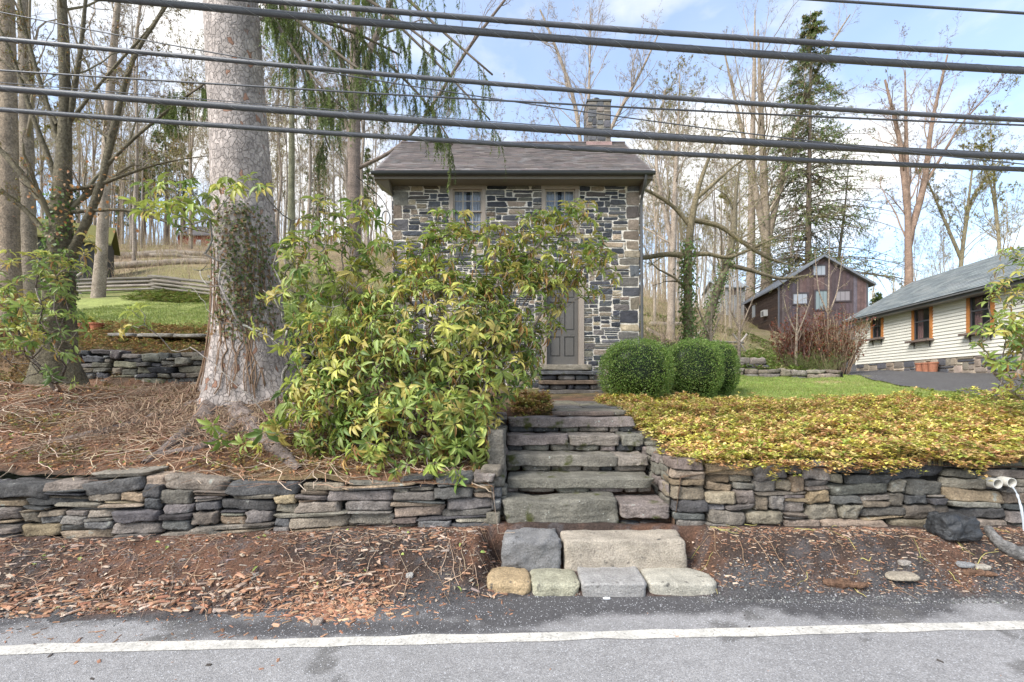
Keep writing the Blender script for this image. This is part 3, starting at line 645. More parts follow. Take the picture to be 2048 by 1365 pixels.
for (a, b, c, d) in wins: sash_window(H, a, b, c, d, HY0)
# door
fr = MB(); a, b, c, d = door
for bx in (((a, HY0-.03, c), (a+.13, HY0+.2, d-.14)), ((b-.13, HY0-.03, c), (b, HY0+.2, d-.14)), ((a-.02, HY0-.035, d-.14), (b+.02, HY0+.2, d))): fr.box(*bx, TRW)
fr.build('door_frame', M['paint'], H)
dr = MB(); da, db, dz0, dz1 = a+.13, b-.13, c+.01, d-.14; DC = (.125, .116, .104); yd = HY0+.09
dr.box((da, yd+.02, dz0), (db, yd+.05, dz1), (.085, .078, .07))
mid = (da+db)/2; st_ = .10
rails = [(dz0, dz0+.20), (dz0+.72, dz0+.88), (dz0+1.62, dz0+1.72), (dz1-.12, dz1)]
for (p, q) in ((da, da+st_), (mid-.05, mid+.05), (db-st_, db)): dr.box((p, yd, dz0), (q, yd+.019, dz1), DC)
for (p, q) in rails:
    for (xa, xb) in ((da+st_, mid-.05), (mid+.05, db-st_)): dr.box((xa, yd+.001, p), (xb, yd+.0195, q), DC)
for (p, q) in ((rails[0][1], rails[1][0]), (rails[1][1], rails[2][0]), (rails[2][1], rails[3][0])):
    for (xa, xb) in ((da+st_, mid-.05), (mid+.05, db-st_)): dr.box((xa+.03, yd+.008, p+.03), (xb-.03, yd+.0195, q-.03), DC)
do_ = dr.build('door', M['paint'], H)
mb = MB(); tubes(mb, np.array([[da+.05, yd, dz0+.95], [da+.05, yd-.05, dz0+.95], [da+.05, yd-.055, dz0+.95], [da+.05, yd-.075, dz0+.95]]), np.array([.012, .012, .028, .018]), 10, (.3, .22, .08)); mb.build('handle', M['metal'], do_)
# meter cable coil at the house's left corner
mb = MB(); t = np.linspace(0, 4*np.pi, 50); tubes(mb, np.stack([-3.22+.10*np.cos(t), 11.62+.002*t, 5.95+.17*np.sin(t)], 1), np.full(50, .012), 5, (.03, .03, .03))
tubes(mb, resamp([[-3.15, 11.6, 6.1], [-3.25, 11.4, 6.35], [-3.6, 10.5, 6.5]], 10), np.full(10, .01), 5, (.03, .03, .03)); mb.build('service_cable', M['metal'], H)

# ------------------------------------------------------------------ buildings behind
uW = np.array([-.167, -.986, 0]); nW = np.array([-.986, .167, 0]); Z3 = np.array([0, 0, 1.])
def plane_hit(px, py, P0, nn):
    d = np.array([(px-1024)/F, 1, -(py-HZ)/F]); c0 = np.array([0, 0, EYE]); return c0+d*(((P0-c0)@nn)/(d@nn))
B = thing('clapboard_house', (17.4, 23, 2.3), 'long cream clapboard house with grey shingle roof and orange-framed windows on a stone base', 'house')
A0 = np.array([17.4, 23, 0.]); BL = 14.0; zS, zE = 2.70, 5.10; BW = 5.5
wn = [(1.29, 2.2, 3.86, 4.98), (4.08, 5.23, 3.50, 5.0), (6.88, 8.0, 3.50, 5.02), (10.6, 11.8, 3.5, 5.0)]
mb = MB(); CR = (.68, .655, .575); nb = 19; bh = (zE-zS)/nb
for k in range(nb):
    z0 = zS+k*bh; cuts = [(0, BL)]
    segs = [0]; 
    for (s0, s1, c0, c1) in wn:
        if z0+bh > c0 and z0 < c1: segs += [s0, s1]
    segs.append(BL)
    for q in range(0, len(segs), 2):
        s0, s1 = segs[q], segs[q+1]; o = A0+uW*s0+Z3*z0; L_ = uW*(s1-s0)
        V = [o+nW*.034, o+L_+nW*.034, o+L_+nW*.006+Z3*(bh-.004), o+nW*.006+Z3*(bh-.004), o-nW*.05, o+L_-nW*.05, o+L_-nW*.05+Z3*bh, o-nW*.05+Z3*bh]
        mb.add(V, np.array([[0, 1, 2, 3], [0, 4, 5, 1], [0, 3, 7, 4], [1, 5, 6, 2], [3, 2, 6, 7]]), CR)
far = A0-nW*BW
mb.obox(A0+Z3*zS-nW*.05, -nW*(BW-.05), uW*.12, Z3*(zE-zS), CR); mb.obox(far+Z3*zS+uW*.12, uW*(BL-.12), nW*.1, Z3*(zE-zS), CR); mb.obox(A0+uW*(BL-.1)+Z3*zS-nW*.05, -nW*(BW-.15), uW*.1, Z3*(zE-zS), CR)
rz_ = 6.85; rm = A0-nW*BW/2
for s in (0, BL-.1):
    o = A0+uW*s; mb.add([o+Z3*zE-nW*.05, o-nW*BW+Z3*zE, rm+uW*s+Z3*(rz_-.1), o+uW*.1+Z3*zE-nW*.05, o+uW*.1-nW*BW+Z3*zE, rm+uW*(s+.1)+Z3*(rz_-.1)], [np.array([[0, 1, 2], [3, 5, 4]]), np.array([[0, 3, 4, 1], [1, 4, 5, 2], [2, 5, 3, 0]])], CR)
mb.obox(A0+nW*.035+Z3*(zS-.03)-uW*.02, uW*.1, -nW*.06, Z3*(zE-zS), (.76, .73, .65))
M['siding'] = mat('siding paint', .6, n1=(2, .05), n2=None, bump=None)
mb.build('wall', M['siding'], B)
mb = MB(); SG = [(.17, .19, .195), (.20, .22, .22), (.15, .17, .175), (.22, .235, .23)]
for sg in (1, -1):
    e = (A0+nW*.45 if sg > 0 else far-nW*.45)+Z3*(zE-.15)-uW*.4; rr = rm+Z3*rz_-uW*.4; sl = rr-e; n_ = 22
    LT = np.linalg.norm(sl); up_ = nrm(np.cross(uW, sl)) ; up_ = up_*np.sign(up_[2])
    for k in range(n_):
        s = 0.
        while s < BL+.8:
            w = min(rh.uniform(.25, .6), BL+.8-s)
            o = e+uW*s+sl*(k/n_); V = [o+up_*.02, o+uW*w+up_*.02, o+uW*w+sl*(1.02/n_)+up_*.008, o+sl*(1.02/n_)+up_*.008, o, o+uW*w]
            mb.add(V, np.array([[0, 1, 2, 3], [4, 5, 1, 0]]), pick(SG, 1, .05, rh)[0]); s += w
mb.build('roof', M['shingle'], B)
mb = MB(); e = A0+nW*.44+Z3*(zE-.34)-uW*.4; mb.obox(e, uW*(BL+.8), -nW*.03, Z3*.17, (.10, .10, .10)); mb.obox(e-nW*.03+Z3*.0, uW*(BL+.8), -nW*.5, Z3*.02, (.3, .29, .26))
mb.obox(e+nW*.001+Z3*.10, uW*(BL+.8), nW*.09, Z3*.05, (.13, .13, .13)); mb.build('fascia', M['paint'], B)
OR = (.42, .17, .05)
for (s0, s1, c0, c1) in wn:
    mb = MB(); t = .13; o = A0+nW*.0
    def bb(sa, sb, za, zb2, dn=.06, m_=mb, C=OR, back=0): m_.obox(o+uW*sa+nW*back+Z3*za, uW*(sb-sa), nW*(dn-back), Z3*(zb2-za), C)
    bb(s0, s0+t, c0, c1-t); bb(s1-t, s1, c0, c1-t); bb(s0-.02, s1+.02, c1-t, c1, .065); bb(s0-.08, s1+.08, c0-.08, c0, .26, C=(.16, .12, .10))
    for q in (s0+.12, s1-.16): bb(q, q+.04, c0-.32, c0-.08, .05, C=(.1, .09, .08)); bb(q, q+.04, c0-.16, c0-.12, .2, C=(.1, .09, .08))
    w = mb.build('window', M['wood'], B)
    mb = MB(); bb(s0+t, s0+t+.06, c0, c1-t, .03, mb, (.06, .06, .065)); bb(s1-t-.06, s1-t, c0, c1-t, .03, mb, (.06, .06, .065)); bb(s0+t+.06, s1-t-.06, c1-t-.06, c1-t, .03, mb, (.06, .06, .065)); bb(s0+t+.06, s1-t-.06, c0, c0+.06, .03, mb, (.06, .06, .065))
    m2 = (c0+c1)/2; bb(s0+t+.06, s1-t-.06, m2-.03, m2+.03, .025, mb, (.06, .06, .065)); mb.build('sash', M['paint'], w)
    mb = MB(); bb(s0+t+.06, s1-t-.06, c0+.06, c1-t-.06, .008, mb); mb.build('pane', M['glass'], w)
    mb = MB(); n_ = 40; ss = np.linspace(s0+t, s1-t, n_)
    V = np.concatenate([o+uW*ss[:, None]+nW*(-.12+.02*np.sin(ss*60))[:, None]+Z3*c0, o+uW*ss[:, None]+nW*(-.12+.02*np.sin(ss*60))[:, None]+Z3*(c1-t)]); i = np.arange(n_-1); keep = np.abs(ss[:-1]-(s0+s1)/2) > .16
    mb.add(V, np.stack([i, i+1, i+n_+1, i+n_], 1)[keep], (.30, .16, .15)); mb.build('curtain', M['paint'], w)
# stone foundation
def fz(s): p = A0+uW*s; return float(gz(p[0]-.3, p[1]))-.1
mb = MB(); r5 = np.random.default_rng(9)
Hc_ = 12
for (x, y, w, h) in pack(int(BL/.13), 14, (2, 5), (1, 3), r5):
    s = (x+w/2)*.13; z = zS-(y+h/2)*.1
    if z < fz(s)-.2: continue
    rock(mb, A0+uW*s+Z3*z-nW*.03, (w*.065-.012, .05, h*.05-.012), pick([(.10, .10, .11), (.2, .17, .14), (.28, .23, .18), (.36, .30, .24)], 1, .15, r5)[0], int(r5.integers(1e6)), 3, k=7, jit=.1, rough=.04, ax=[uW, -nW, Z3])
mb.obox(A0-nW*.02+Z3*.9, uW*BL, -nW*(BW-.04), Z3*(zS-.905), (.45, .38, .3)); mb.build('foundation', M['housestone'], B)
mb = MB(); mb.obox(A0+uW*7.9+nW*.035+Z3*2.15, uW*.9, nW*.02, Z3*.5, (.12, .13, .14))
for k in range(5): mb.obox(A0+uW*(7.95+.17*k)+nW*.056+Z3*2.17, uW*.03, nW*.01, Z3*.46, (.25, .27, .28))
mb.build('basement_window', M['paint'], B)
mb = MB()
for k in range(3):
    p = A0+uW*(4.9+.35*k)+nW*.25; z0 = fz(5)+.1
    tubes(mb, np.array([p+Z3*(z0+.0), p+Z3*(z0+.35), p+Z3*(z0+.36), p+Z3*(z0+.42)]), np.array([.12, .15, .17, .17]), 14, (.35, .15, .09))
tag(mb.build('terracotta_pot', M['wood'], base=A0+uW*5.2+nW*.25+Z3*(fz(5)+.1)), 'row of small terracotta pots on the driveway against the clapboard house', 'plant pots')

# barn
Dn = thing('barn', (19.9, 34, 4.6), 'dark purple-brown board barn with grey metal roof beyond the clapboard house', 'barn')
bA = np.array([.585*34, 34, 0.]); vB = np.array([.986, -.167, 0]); dB = np.array([.167, .986, 0]); BWd = 6.0; BD = 7.5; zb0, ze, zp = 5.7, 9.05, 11.05
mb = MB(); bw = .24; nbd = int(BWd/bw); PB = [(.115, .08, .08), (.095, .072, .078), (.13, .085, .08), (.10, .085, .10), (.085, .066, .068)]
for k in range(nbd):
    s = k*bw; f0 = ze+(zp-ze)*(1-abs(s-BWd/2)/(BWd/2)); f1 = ze+(zp-ze)*(1-abs(s+bw-BWd/2)/(BWd/2)); c = pick(PB, 1, .15, rh)[0]
    o = bA+vB*s; zlo = zb0
    V = [o+Z3*zlo, o+vB*(bw-.012)+Z3*zlo, o+vB*(bw-.012)+Z3*f1, o+Z3*f0]; V += [v+dB*.05 for v in V]
    mb.add(V, np.array([[0, 1, 2, 3], [0, 3, 7, 4], [1, 5, 6, 2]]), c)
    mb.obox(o+vB*(bw-.03)-dB*.02+Z3*zlo, vB*.045, dB*.02, Z3*(min(f0, f1)-zlo), c*.9)
for k in range(14):   # side clapboards
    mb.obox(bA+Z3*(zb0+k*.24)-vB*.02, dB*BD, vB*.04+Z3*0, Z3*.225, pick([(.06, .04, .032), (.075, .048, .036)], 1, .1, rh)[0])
mb.obox(bA+vB*.02+dB*.06+Z3*zb0, dB*(BD-.06), vB*(BWd-.04), Z3*(ze-zb0-.01), (.03, .025, .025))
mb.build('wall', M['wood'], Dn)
mb = MB(); mb.obox(bA+vB*.05+dB*.08+Z3*3.2, vB*(BWd-.1), dB*(BD-.2), Z3*(zb0-3.2), (.17, .15, .13))
mb.build('foundation', M['housestone'], Dn)
mb = MB()
for sg in (0, 1):
    s0, s1 = (-.35, BWd/2) if sg == 0 else (BWd/2, BWd+.35); zA = ze-.23 if sg == 0 else zp; zB_ = zp if sg == 0 else ze-.23
    V = [bA+vB*s0+Z3*zA-dB*.35, bA+vB*s1+Z3*zB_-dB*.35, bA+vB*s1+Z3*zB_+dB*(BD+.3), bA+vB*s0+Z3*zA+dB*(BD+.3)]; V = V+[v+Z3*.12 for v in V]
    mb.add(V, np.array([[0, 1, 2, 3], [4, 7, 6, 5], [0, 4, 5, 1], [1, 5, 6, 2], [2, 6, 7, 3], [3, 7, 4, 0]]), (.15, .16, .18))
    for q in range(18):
        t = q/17; p = V[4]*(1-0)+(V[7]-V[4])*t; mb.obox(p+Z3*.002, V[5]-V[4], dB*.04, Z3*.04, (.2, .21, .23))
mb.build('roof', M['metal'], Dn)
def bwin(x0, y0, x1, y1, col, name='window', panes=3):
    pa = plane_hit(x0, y1, bA, dB); pb = plane_hit(x1, y0, bA, dB); s0 = (pa-bA)@vB; s1 = (pb-bA)@vB; z0, z1 = pa[2], pb[2]
    f = MB(); t = .1
    for q in ((s0-t, s0, z0-t, z1+t), (s1, s1+t, z0-t, z1+t), (s0, s1, z0-t, z0), (s0, s1, z1, z1+t)): f.obox(bA+vB*q[0]-dB*.07+Z3*q[2], vB*(q[1]-q[0]), dB*.06, Z3*(q[3]-q[2]), (.07, .055, .06))
    o = f.build('window', M['paint'], Dn); g_ = MB(); g_.obox(bA+vB*s0-dB*.03+Z3*z0, vB*(s1-s0), dB*.015, Z3*(z1-z0), col)
    for k in range(1, panes): g_.obox(bA+vB*(s0+(s1-s0)*k/panes-.02)-dB*.04+Z3*z0, vB*.04, dB*.012, Z3*(z1-z0), np.array(col)*.6)
    g_.build('pane', M['paint'], o)
zx = lambda a: 1380+a/3.066; zy = lambda b: 450+b/3.066
bwin(zx(755), zy(250), zx(828), zy(310), (.33, .36, .40)); bwin(zx(632), zy(422), zx(716), zy(485), (.36, .38, .42)); bwin(zx(892), zy(405), zx(978), zy(466), (.25, .23, .24)); bwin(zx(768), zy(405), zx(838), zy(520), (.22, .27, .28))
for s_ in (-.03, BWd-.1): mb = MB(); mb.obox(bA+vB*s_-dB*.06+Z3*zb0, vB*.1, dB*.05, Z3*(ze-zb0), (.1, .1, .11)); mb.build('downspout', M['metal'], Dn)
mb = MB(); p = plane_hit(1536, 626, bA, vB); mb.obox(p-vB*.3-Z3*.25, vB*.28, dB*.7, Z3*.5, (.5, .5, .48)); mb.obox(p-vB*.31-Z3*.2+dB*.1, vB*.01, dB*.4, Z3*.35, (.15, .15, .15)); mb.build('air_conditioner', M['paint'], Dn)
mb = MB(); p = plane_hit(1511, 622, bA, vB); mb.obox(p-vB*.05-Z3*.5, vB*.03, dB*.7, Z3*1.0, (.3, .32, .34)); mb.build('side_window', M['paint'], Dn)

def shed(name, x0, x1, ybot, ytop, d, depth, rise, wc, rc, label, cat, ov=.25, boards=True, flat=False, win=None):
    a = at(x0, ybot, d); b = at(x1, ytop, d); g0 = min(a[2], float(gz((a[0]+b[0])/2, d)))-.3
    t = thing(name, ((a[0]+b[0])/2, d, a[2]), label, cat); m_ = MB(); n_ = max(6, int((b[0]-a[0])/.22)); w = (b[0]-a[0])/n_
    m_.box((a[0], d+.03, g0), (b[0], d+depth, b[2]), wc)
    for k in range(n_): m_.box((a[0]+k*w+.006, d, g0), (a[0]+(k+1)*w-.006, d+.028, b[2]), np.array(wc)*rh.uniform(.85, 1.15))
    for xx in (a[0]+.03, b[0]-.13): m_.add([[xx, d+.02, b[2]], [xx, d+depth-.02, b[2]], [xx, d+depth/2, b[2]+rise-.05], [xx+.1, d+.02, b[2]], [xx+.1, d+depth-.02, b[2]], [xx+.1, d+depth/2, b[2]+rise-.05]], [np.array([[0, 1, 2], [3, 5, 4]]), np.array([[0, 3, 4, 1], [1, 4, 5, 2], [2, 5, 3, 0]])], wc)
    m_.build('wall', M['wood'], t); r_ = MB()
    for sg in (0, 1):
        e = d-ov if sg == 0 else d+depth+ov; k_ = ov/(depth/2)*rise
        V = [[a[0]-ov, e, b[2]-k_], [b[0]+ov, e, b[2]-k_], [b[0]+ov, d+depth/2, b[2]+rise], [a[0]-ov, d+depth/2, b[2]+rise]]; V = np.array(V+[[v[0], v[1], v[2]+.09] for v in V])
        r_.add(V, np.array([[0, 1, 2, 3], [4, 7, 6, 5], [0, 4, 5, 1], [1, 5, 6, 2], [2, 6, 7, 3], [3, 7, 4, 0]]), rc)
    r_.build('roof', M['shingle'], t)
    if win:
        for (wx0, wy0, wx1, wy1, c) in win:
            p, q = at(wx0, wy1, d), at(wx1, wy0, d); m_ = MB(); m_.box((p[0], d-.03, p[2]), (q[0], d-.004, q[2]), c); m_.build('door' if wy1-wy0 > 30 else 'window', M['paint'], t)
    return t
gs = shed('garden_shed', 103, 213, 556, 484, 21, 1.6, .8, (.075, .07, .066), (.16, .15, .045), 'low dark wooden shed with moss covered roof behind the left lawn', 'shed', ov=.2, win=[(150, 494, 182, 552, (.06, .057, .055))])
cr_s = at(213, 556, 21); lx_ = cr_s[0]-gs.location.x; gs.rotation_euler = (0, 0, .55); gs.location = (cr_s[0]-lx_*math.cos(.55), cr_s[1]-lx_*math.sin(.55), gs.location.z)
shed('cottage', 355, 425, 512, 470, 46, 5, 1.6, (.28, .045, .035), (.14, .13, .13), 'small red cottage glimpsed through the woods left of the big spruce trunk', 'house', win=[(392, 480, 402, 492, (.5, .52, .55))])
shed('outbuilding', 1440, 1490, 604, 574, 44, 3.5, .9, (.42, .41, .40), (.33, .35, .37), 'small pale grey outbuilding on the hillside left of the dark barn', 'shed', win=[(1462, 573+6, 1472, 590, (.2, .15, .12))])

# ------------------------------------------------------------------ branches and trees
def spawn(P, Rd, K, ang=(.5, 1.0), lf=.55, tr=(.25, .98), curv=.18, up=.10, n=5, rf=.5, r=None, rmin=.002, taper=.25, lj=(.5, 1.1), tipk=.55):
    M_, n0, _ = P.shape; r = r or rng
    t = r.uniform(tr[0], tr[1], (M_, K)); f = t*(n0-1); i = np.clip(f.astype(int), 0, n0-2); u = (f-i)[..., None]
    m = np.arange(M_)[:, None]; a, b = P[m, i], P[m, i+1]; o = a*(1-u)+b*u; T = nrm(b-a); rr = Rd[m, i]*(1-u[..., 0])+Rd[m, i+1]*u[..., 0]
    Ln = np.linalg.norm(np.diff(P, axis=1), axis=2).sum(1)[:, None]*lf*(1-tipk*t)*r.uniform(*lj, (M_, K))
    g = r.uniform(*ang, (M_, K))[..., None]; d = nrm(np.cos(g)*T+np.sin(g)*perp(T, r)+np.array([0, 0, up]))
    o, d, rr, Ln = o.reshape(-1, 3), d.reshape(-1, 3), rr.reshape(-1), Ln.reshape(-1)
    Q = np.zeros((len(o), n, 3)); Q[:, 0] = o
    for k in range(1, n):
        d = nrm(d+r.normal(0, curv, d.shape)+np.array([0, 0, up*.6])); Q[:, k] = Q[:, k-1]+d*(Ln/(n-1))[:, None]
    r0 = np.maximum(rr*rf*r.uniform(.6, 1.1, rr.shape), rmin)
    return Q, r0[:, None]*np.linspace(1, taper, n)[None]
def limb(px, d, n=14, dz=0, s=1.0):
    """px: list of (x, y, width[, d]) in photo pixels -> world polyline + radii"""
    q = [[*at(a[0], a[1], (a[3] if len(a) > 3 else d)), a[2]*(a[3] if len(a) > 3 else d)/F/2*s/math.hypot(1, (a[0]-1024)/F)] for a in px]   # off-axis things look wider
    q = resamp(q, n); return q[:, :3], q[:, 3]
def roughen(P, Rd, k, rings, amp, sd_, flare=None, fine=.25):
    q = resamp(np.concatenate([P, Rd[:, None]], 1), rings); P, r = q[:, :3], q[:, 3]
    T = nrm(np.gradient(P, axis=0)); U = nrm(np.cross(T, np.array([[0, 1., 0]]))); Vv = np.cross(T, U); a = np.arange(k)/k*2*np.pi
    D = np.cos(a)[None, :, None]*U[:, None]+np.sin(a)[None, :, None]*Vv[:, None]
    pts = P[:, None]+r[:, None, None]*D; nn = fbm(pts*np.array([1, 1, .35]), 3/np.maximum(r.mean(), .05)*.4, sd_, 3)
    rad = r[:, None]*(1+amp*nn)
    if flare:
        h = np.arange(rings)/(rings-1); lob = 1+.5*np.sin(a*flare[2]+1.3)[None]+.3*np.sin(a*(flare[2]+2)+.4)[None]
        rad = rad+flare[0]*np.exp(-h*flare[1])[:, None]*lob
    pts = P[:, None]+rad[..., None]*D
    b = np.arange(rings-1)[:, None]*k; j = np.arange(k)[None]; j2 = (j+1) % k
    return pts.reshape(-1, 3), np.stack([b+j, b+j2, b+k+j2, b+k+j], -1).reshape(-1, 4)
def buds(mb, P, Rd, per, size, pal, r, w=None):
    M_, n0, _ = P.shape; t = r.uniform(.2, 1, (M_, per)); f = t*(n0-1); i = np.clip(f.astype(int), 0, n0-2); u = (f-i)[..., None]; m = np.arange(M_)[:, None]
    o = (P[m, i]*(1-u)+P[m, i+1]*u).reshape(-1, 3); D = nrm(r.normal(size=o.shape)+np.array([0, 0, -.2])); n_ = len(o)
    leaves(mb, o, D, size*r.uniform(.6, 1.4, n_), size*.55*r.uniform(.6, 1.4, n_), pick(pal, n_, .15, r, w), tpl=LEAF2)
def bare_tree(base, limbs, d, label, group, col, tw, seed, K=(9, 6, 5, 4), bud=None, name='bare_tree', barkmat='bark', lf=(.45, .5, .55, .6), up=.12, sides=9, ang=(.45, .95), rmin=.003, amp=.08, flare=None, ivy=None, k0=.34, tr0=.3):
    r = np.random.default_rng(seed); t = thing(name, base, label, 'tree', group); LP = []; LR = []
    tm = MB()
    for li, lb in enumerate(limbs):
        P, Rd = limb(lb, d, 16) if not isinstance(lb, tuple) else lb
        big = Rd.max() > .05
        V, Fq = roughen(P, Rd, sides if big else 6, 34 if big else 20, amp, seed+li, flare if li == 0 else None); tm.add(V, Fq, col); LP.append(P); LR.append(Rd)
    tm.build('trunk', M[barkmat], t, smooth=True)
    P, Rd = np.stack(LP), np.stack(LR); cm = MB(); colt = np.array(tw)
    last = None
    for lv, K_ in enumerate(K):
        n_ = (9, 7, 5, 4)[min(lv, 3)]
        P, Rd = spawn(P, Rd, K_, ang, lf[lv], (tr0 if lv == 0 else .15, .98), (.16, .2, .24, .28)[min(lv, 3)], up, n_, k0 if lv == 0 else .55, r, rmin=rmin)
        cc = np.array(col)*(1-.3*lv/3)+colt*(.3*lv/3) if lv < 2 else colt
        tubes(cm, P, Rd, 5 if lv == 0 else (4 if lv == 1 else 3), pick([cc], len(P), .12, r))
    if bud: buds(cm, P, Rd, bud[0], bud[1], bud[2], r)
    cm.build('crown', M['twig'], t)
    if ivy: ivy_on(t, [np.concatenate([LP[i], LR[i][:, None]], 1) for i in ivy[0]], ivy[1], ivy[2], r, zr=ivy[3] if len(ivy) > 3 else None, wide=ivy[4] if len(ivy) > 4 else .06)
    return t
IVY = [(.09, .16, .035), (.13, .23, .05), (.18, .25, .075), (.22, .20, .08)]
def ivy_on(t, paths, n_, size, r, zr=None, wide=.06, pal=IVY, face=None, name='ivy'):
    mb = MB()
    for q in paths:
        q = resamp(q, 60)
        if zr is not None: q = q[(q[:, 2] > zr[0]) & (q[:, 2] < zr[1])]
        if len(q) < 3: continue
        idx = r.integers(0, len(q)-1, n_); fr_ = r.random((n_, 1)); qq = q[idx]*(1-fr_)+q[idx+1]*fr_; a = r.uniform(0, 2*np.pi, n_) if face is None else r.normal(face[0], face[1], n_)
        D = np.stack([np.cos(a), np.sin(a), 0*a], 1); O = qq[:, :3]+D*(qq[:, 3]*1.02+np.abs(r.normal(0, wide, n_)))[:, None]+np.array([0, 0, 1])*r.uniform(-.1, .1, n_)[:, None]
        dr_ = nrm(D*.5+np.array([0, 0, -1])*r.uniform(.2, 1, n_)[:, None]+r.normal(0, .4, (n_, 3)))
        leaves(mb, O, dr_, size*r.uniform(.6, 1.3, n_), size*.9*r.uniform(.6, 1.2, n_), pick(pal, n_, .2, r), up=nrm(D+.3*r.normal(size=D.shape)), tpl=LEAF2)
    if mb.V: mb.build(name, M['leaf'], t)
def gp(px, d):   # base point on the ground under photo column px at depth d
    x = (px-1024)/F*d; return np.array([x, d, float(gz(x, d))])
def ypx(p): return HZ-(p[2]-EYE)/p[1]*F

# --- the big Norway spruce trunk
r = np.random.default_rng(21); dS = 6.6
sb = gp(503, dS); S = thing('spruce_tree', sb, 'massive scaly grey spruce trunk with ivy on its lower part, left of the stone house', 'tree')
yb = ypx(sb)+14
P, Rd = limb([(503, yb, 190), (500, yb-45, 166), (497, 640, 136), (488, 450, 128), (481, 300, 122), (470, 150, 118), (461, 0, 114), (448, -300, 100), (438, -700, 80), (430, -1200, 50), (425, -1700, 18)], dS, 30)
mb = MB(); V, Fq = roughen(P, Rd, 72, 260, .035, 3, (.11, 30, 5)); Vn = fbm(V, 9, 4, 3)
mb.add(V, Fq, np.clip(np.array([.42, .36, .325])*(1+.15*Vn[:, None]), 0, 1)); mb.build('trunk', M['spruce'], S, smooth=True)
rt = MB()
for (pts) in ([(430, 800, 50), (395, 850, 34), (350, 880, 26), (290, 925, 14)], [(470, 815, 50), (520, 870, 36), (570, 905, 30), (600, 935, 16)], [(560, 790, 50), (620, 830, 30), (690, 860, 18)],
              [(440, 800, 40), (330, 830, 26), (210, 860, 18), (100, 880, 10)], [(490, 815, 40), (450, 870, 26), (380, 900, 20), (300, 910, 12)]):
    q = []
    for (x, y, w) in pts:      # lay the root on the ground under that view ray
        for d in np.arange(4.35, 8, .02):
            p = at(x, y, d)
            if p[2] < float(gz(p[0], d))+.03: break
        q.append([p[0], p[1], float(gz(p[0], d))+.0, w*d/F/2])
    q = resamp(q, 24); V, Fq = roughen(q[:, :3]+vnoise(q[:, :3], 2, 4, 2)*.03, q[:, 3], 12, 50, .25, 9); rt.add(V, Fq, (.24, .19, .165))
rt.build('root', M['bark'], S, smooth=True)
ivy_on(S, [np.concatenate([P, Rd[:, None]], 1)], 1500, .05, r, zr=(sb[2]+.7, sb[2]+2.9), wide=.02, pal=[(.16, .20, .07), (.24, .22, .09), (.26, .16, .08), (.10, .14, .045)], face=(R_(-66), .55))
vm = MB(); Vp = []; Vr = []
for k in range(46):
    a = R_(-90)+r.uniform(-1.4, 1.4); z0 = sb[2]+r.uniform(.0, .2); z1 = z0+r.uniform(.8, 2.3); zz = np.linspace(z0, z1, 14); q = resamp(np.concatenate([P, Rd[:, None]], 1), 200)
    cx = np.interp(zz, q[:, 2], q[:, 0]); cy = np.interp(zz, q[:, 2], q[:, 1]); cr_ = np.interp(zz, q[:, 2], q[:, 3]); fl_ = .12*np.exp(-(zz-sb[2])*2.2); aa = a+np.cumsum(r.normal(0, .05, 14))
    Vp.append(np.stack([cx+(cr_+fl_+.01)*np.cos(aa), cy+(cr_+fl_+.01)*np.sin(aa), zz], 1)); Vr.append(np.full(14, r.uniform(.004, .011)))
tubes(vm, np.stack(Vp), np.stack(Vr), 4, (.26, .17, .11)); vm.build('vine_stems', M['twig'], S)
# weeping boughs
NEED = [(.055, .09, .025), (.085, .13, .035), (.12, .17, .045), (.16, .21, .06)]
NEEW = [(.12, .17, .045), (.17, .22, .06), (.22, .28, .08), (.09, .12, .04)]
def boughs(t, limbs, r, nb=26, hang=.45, nl=34, size=.022, bl=.8, col=(.16, .13, .10), name='bough', pal=NEEW, dn=-1.2, thick=1.6, wsize=.3, nh=7):
    cm = MB(); P = np.stack([l[0] for l in limbs]); Rd = np.stack([l[1] for l in limbs]); tubes(cm, P, Rd, 6, col)
    Q, Rq = spawn(P, Rd, nb, (.6, 1.2), bl/np.linalg.norm(P[:, 0]-P[:, -1], axis=1).mean(), (.12, 1), .15, -.06, 6, .35, r, rmin=.004, tipk=.5)
    tubes(cm, Q, Rq, 4, col)
    H_, Rh = spawn(Q, Rq, nh, (.7, 1.4), 1, (.1, 1), .1, dn, 5, .5, r, rmin=.003, tipk=.2)
    L0 = np.linalg.norm(H_[:, -1]-H_[:, 0], axis=1); k_ = (hang*r.uniform(.4, 1.25, len(L0))/np.maximum(L0, .01))[:, None, None]; H_ = H_[:, :1]+(H_-H_[:, :1])*k_; Rh = np.minimum(Rh, .006)
    tubes(cm, H_, Rh, 3, (.14, .12, .07)); cm.build(name, M['twig'], t); nm = MB()
    M_, n0, _ = H_.shape; tt = r.uniform(0, 1, (M_, nl)); f = tt*(n0-1); i = np.clip(f.astype(int), 0, n0-2); u = (f-i)[..., None]; m = np.arange(M_)[:, None]
    O = (H_[m, i]*(1-u)+H_[m, i+1]*u).reshape(-1, 3); T = nrm((H_[m, i+1]-H_[m, i])).reshape(-1, 3); D = nrm(T*.9+perp(T, r)*.8); n_ = len(O)
    shade = np.repeat(pick(pal, M_, .15, r), nl, 0)
    leaves(nm, O, D, size*thick*r.uniform(.7, 1.3, n_), size*wsize*r.uniform(.8, 1.2, n_), np.clip(shade*(1+r.normal(0, .1, (n_, 1))), 0, 1), tpl=BLADE, up=nrm(r.normal(size=(n_, 3)))); nm.build('needles', M['needle'], t)
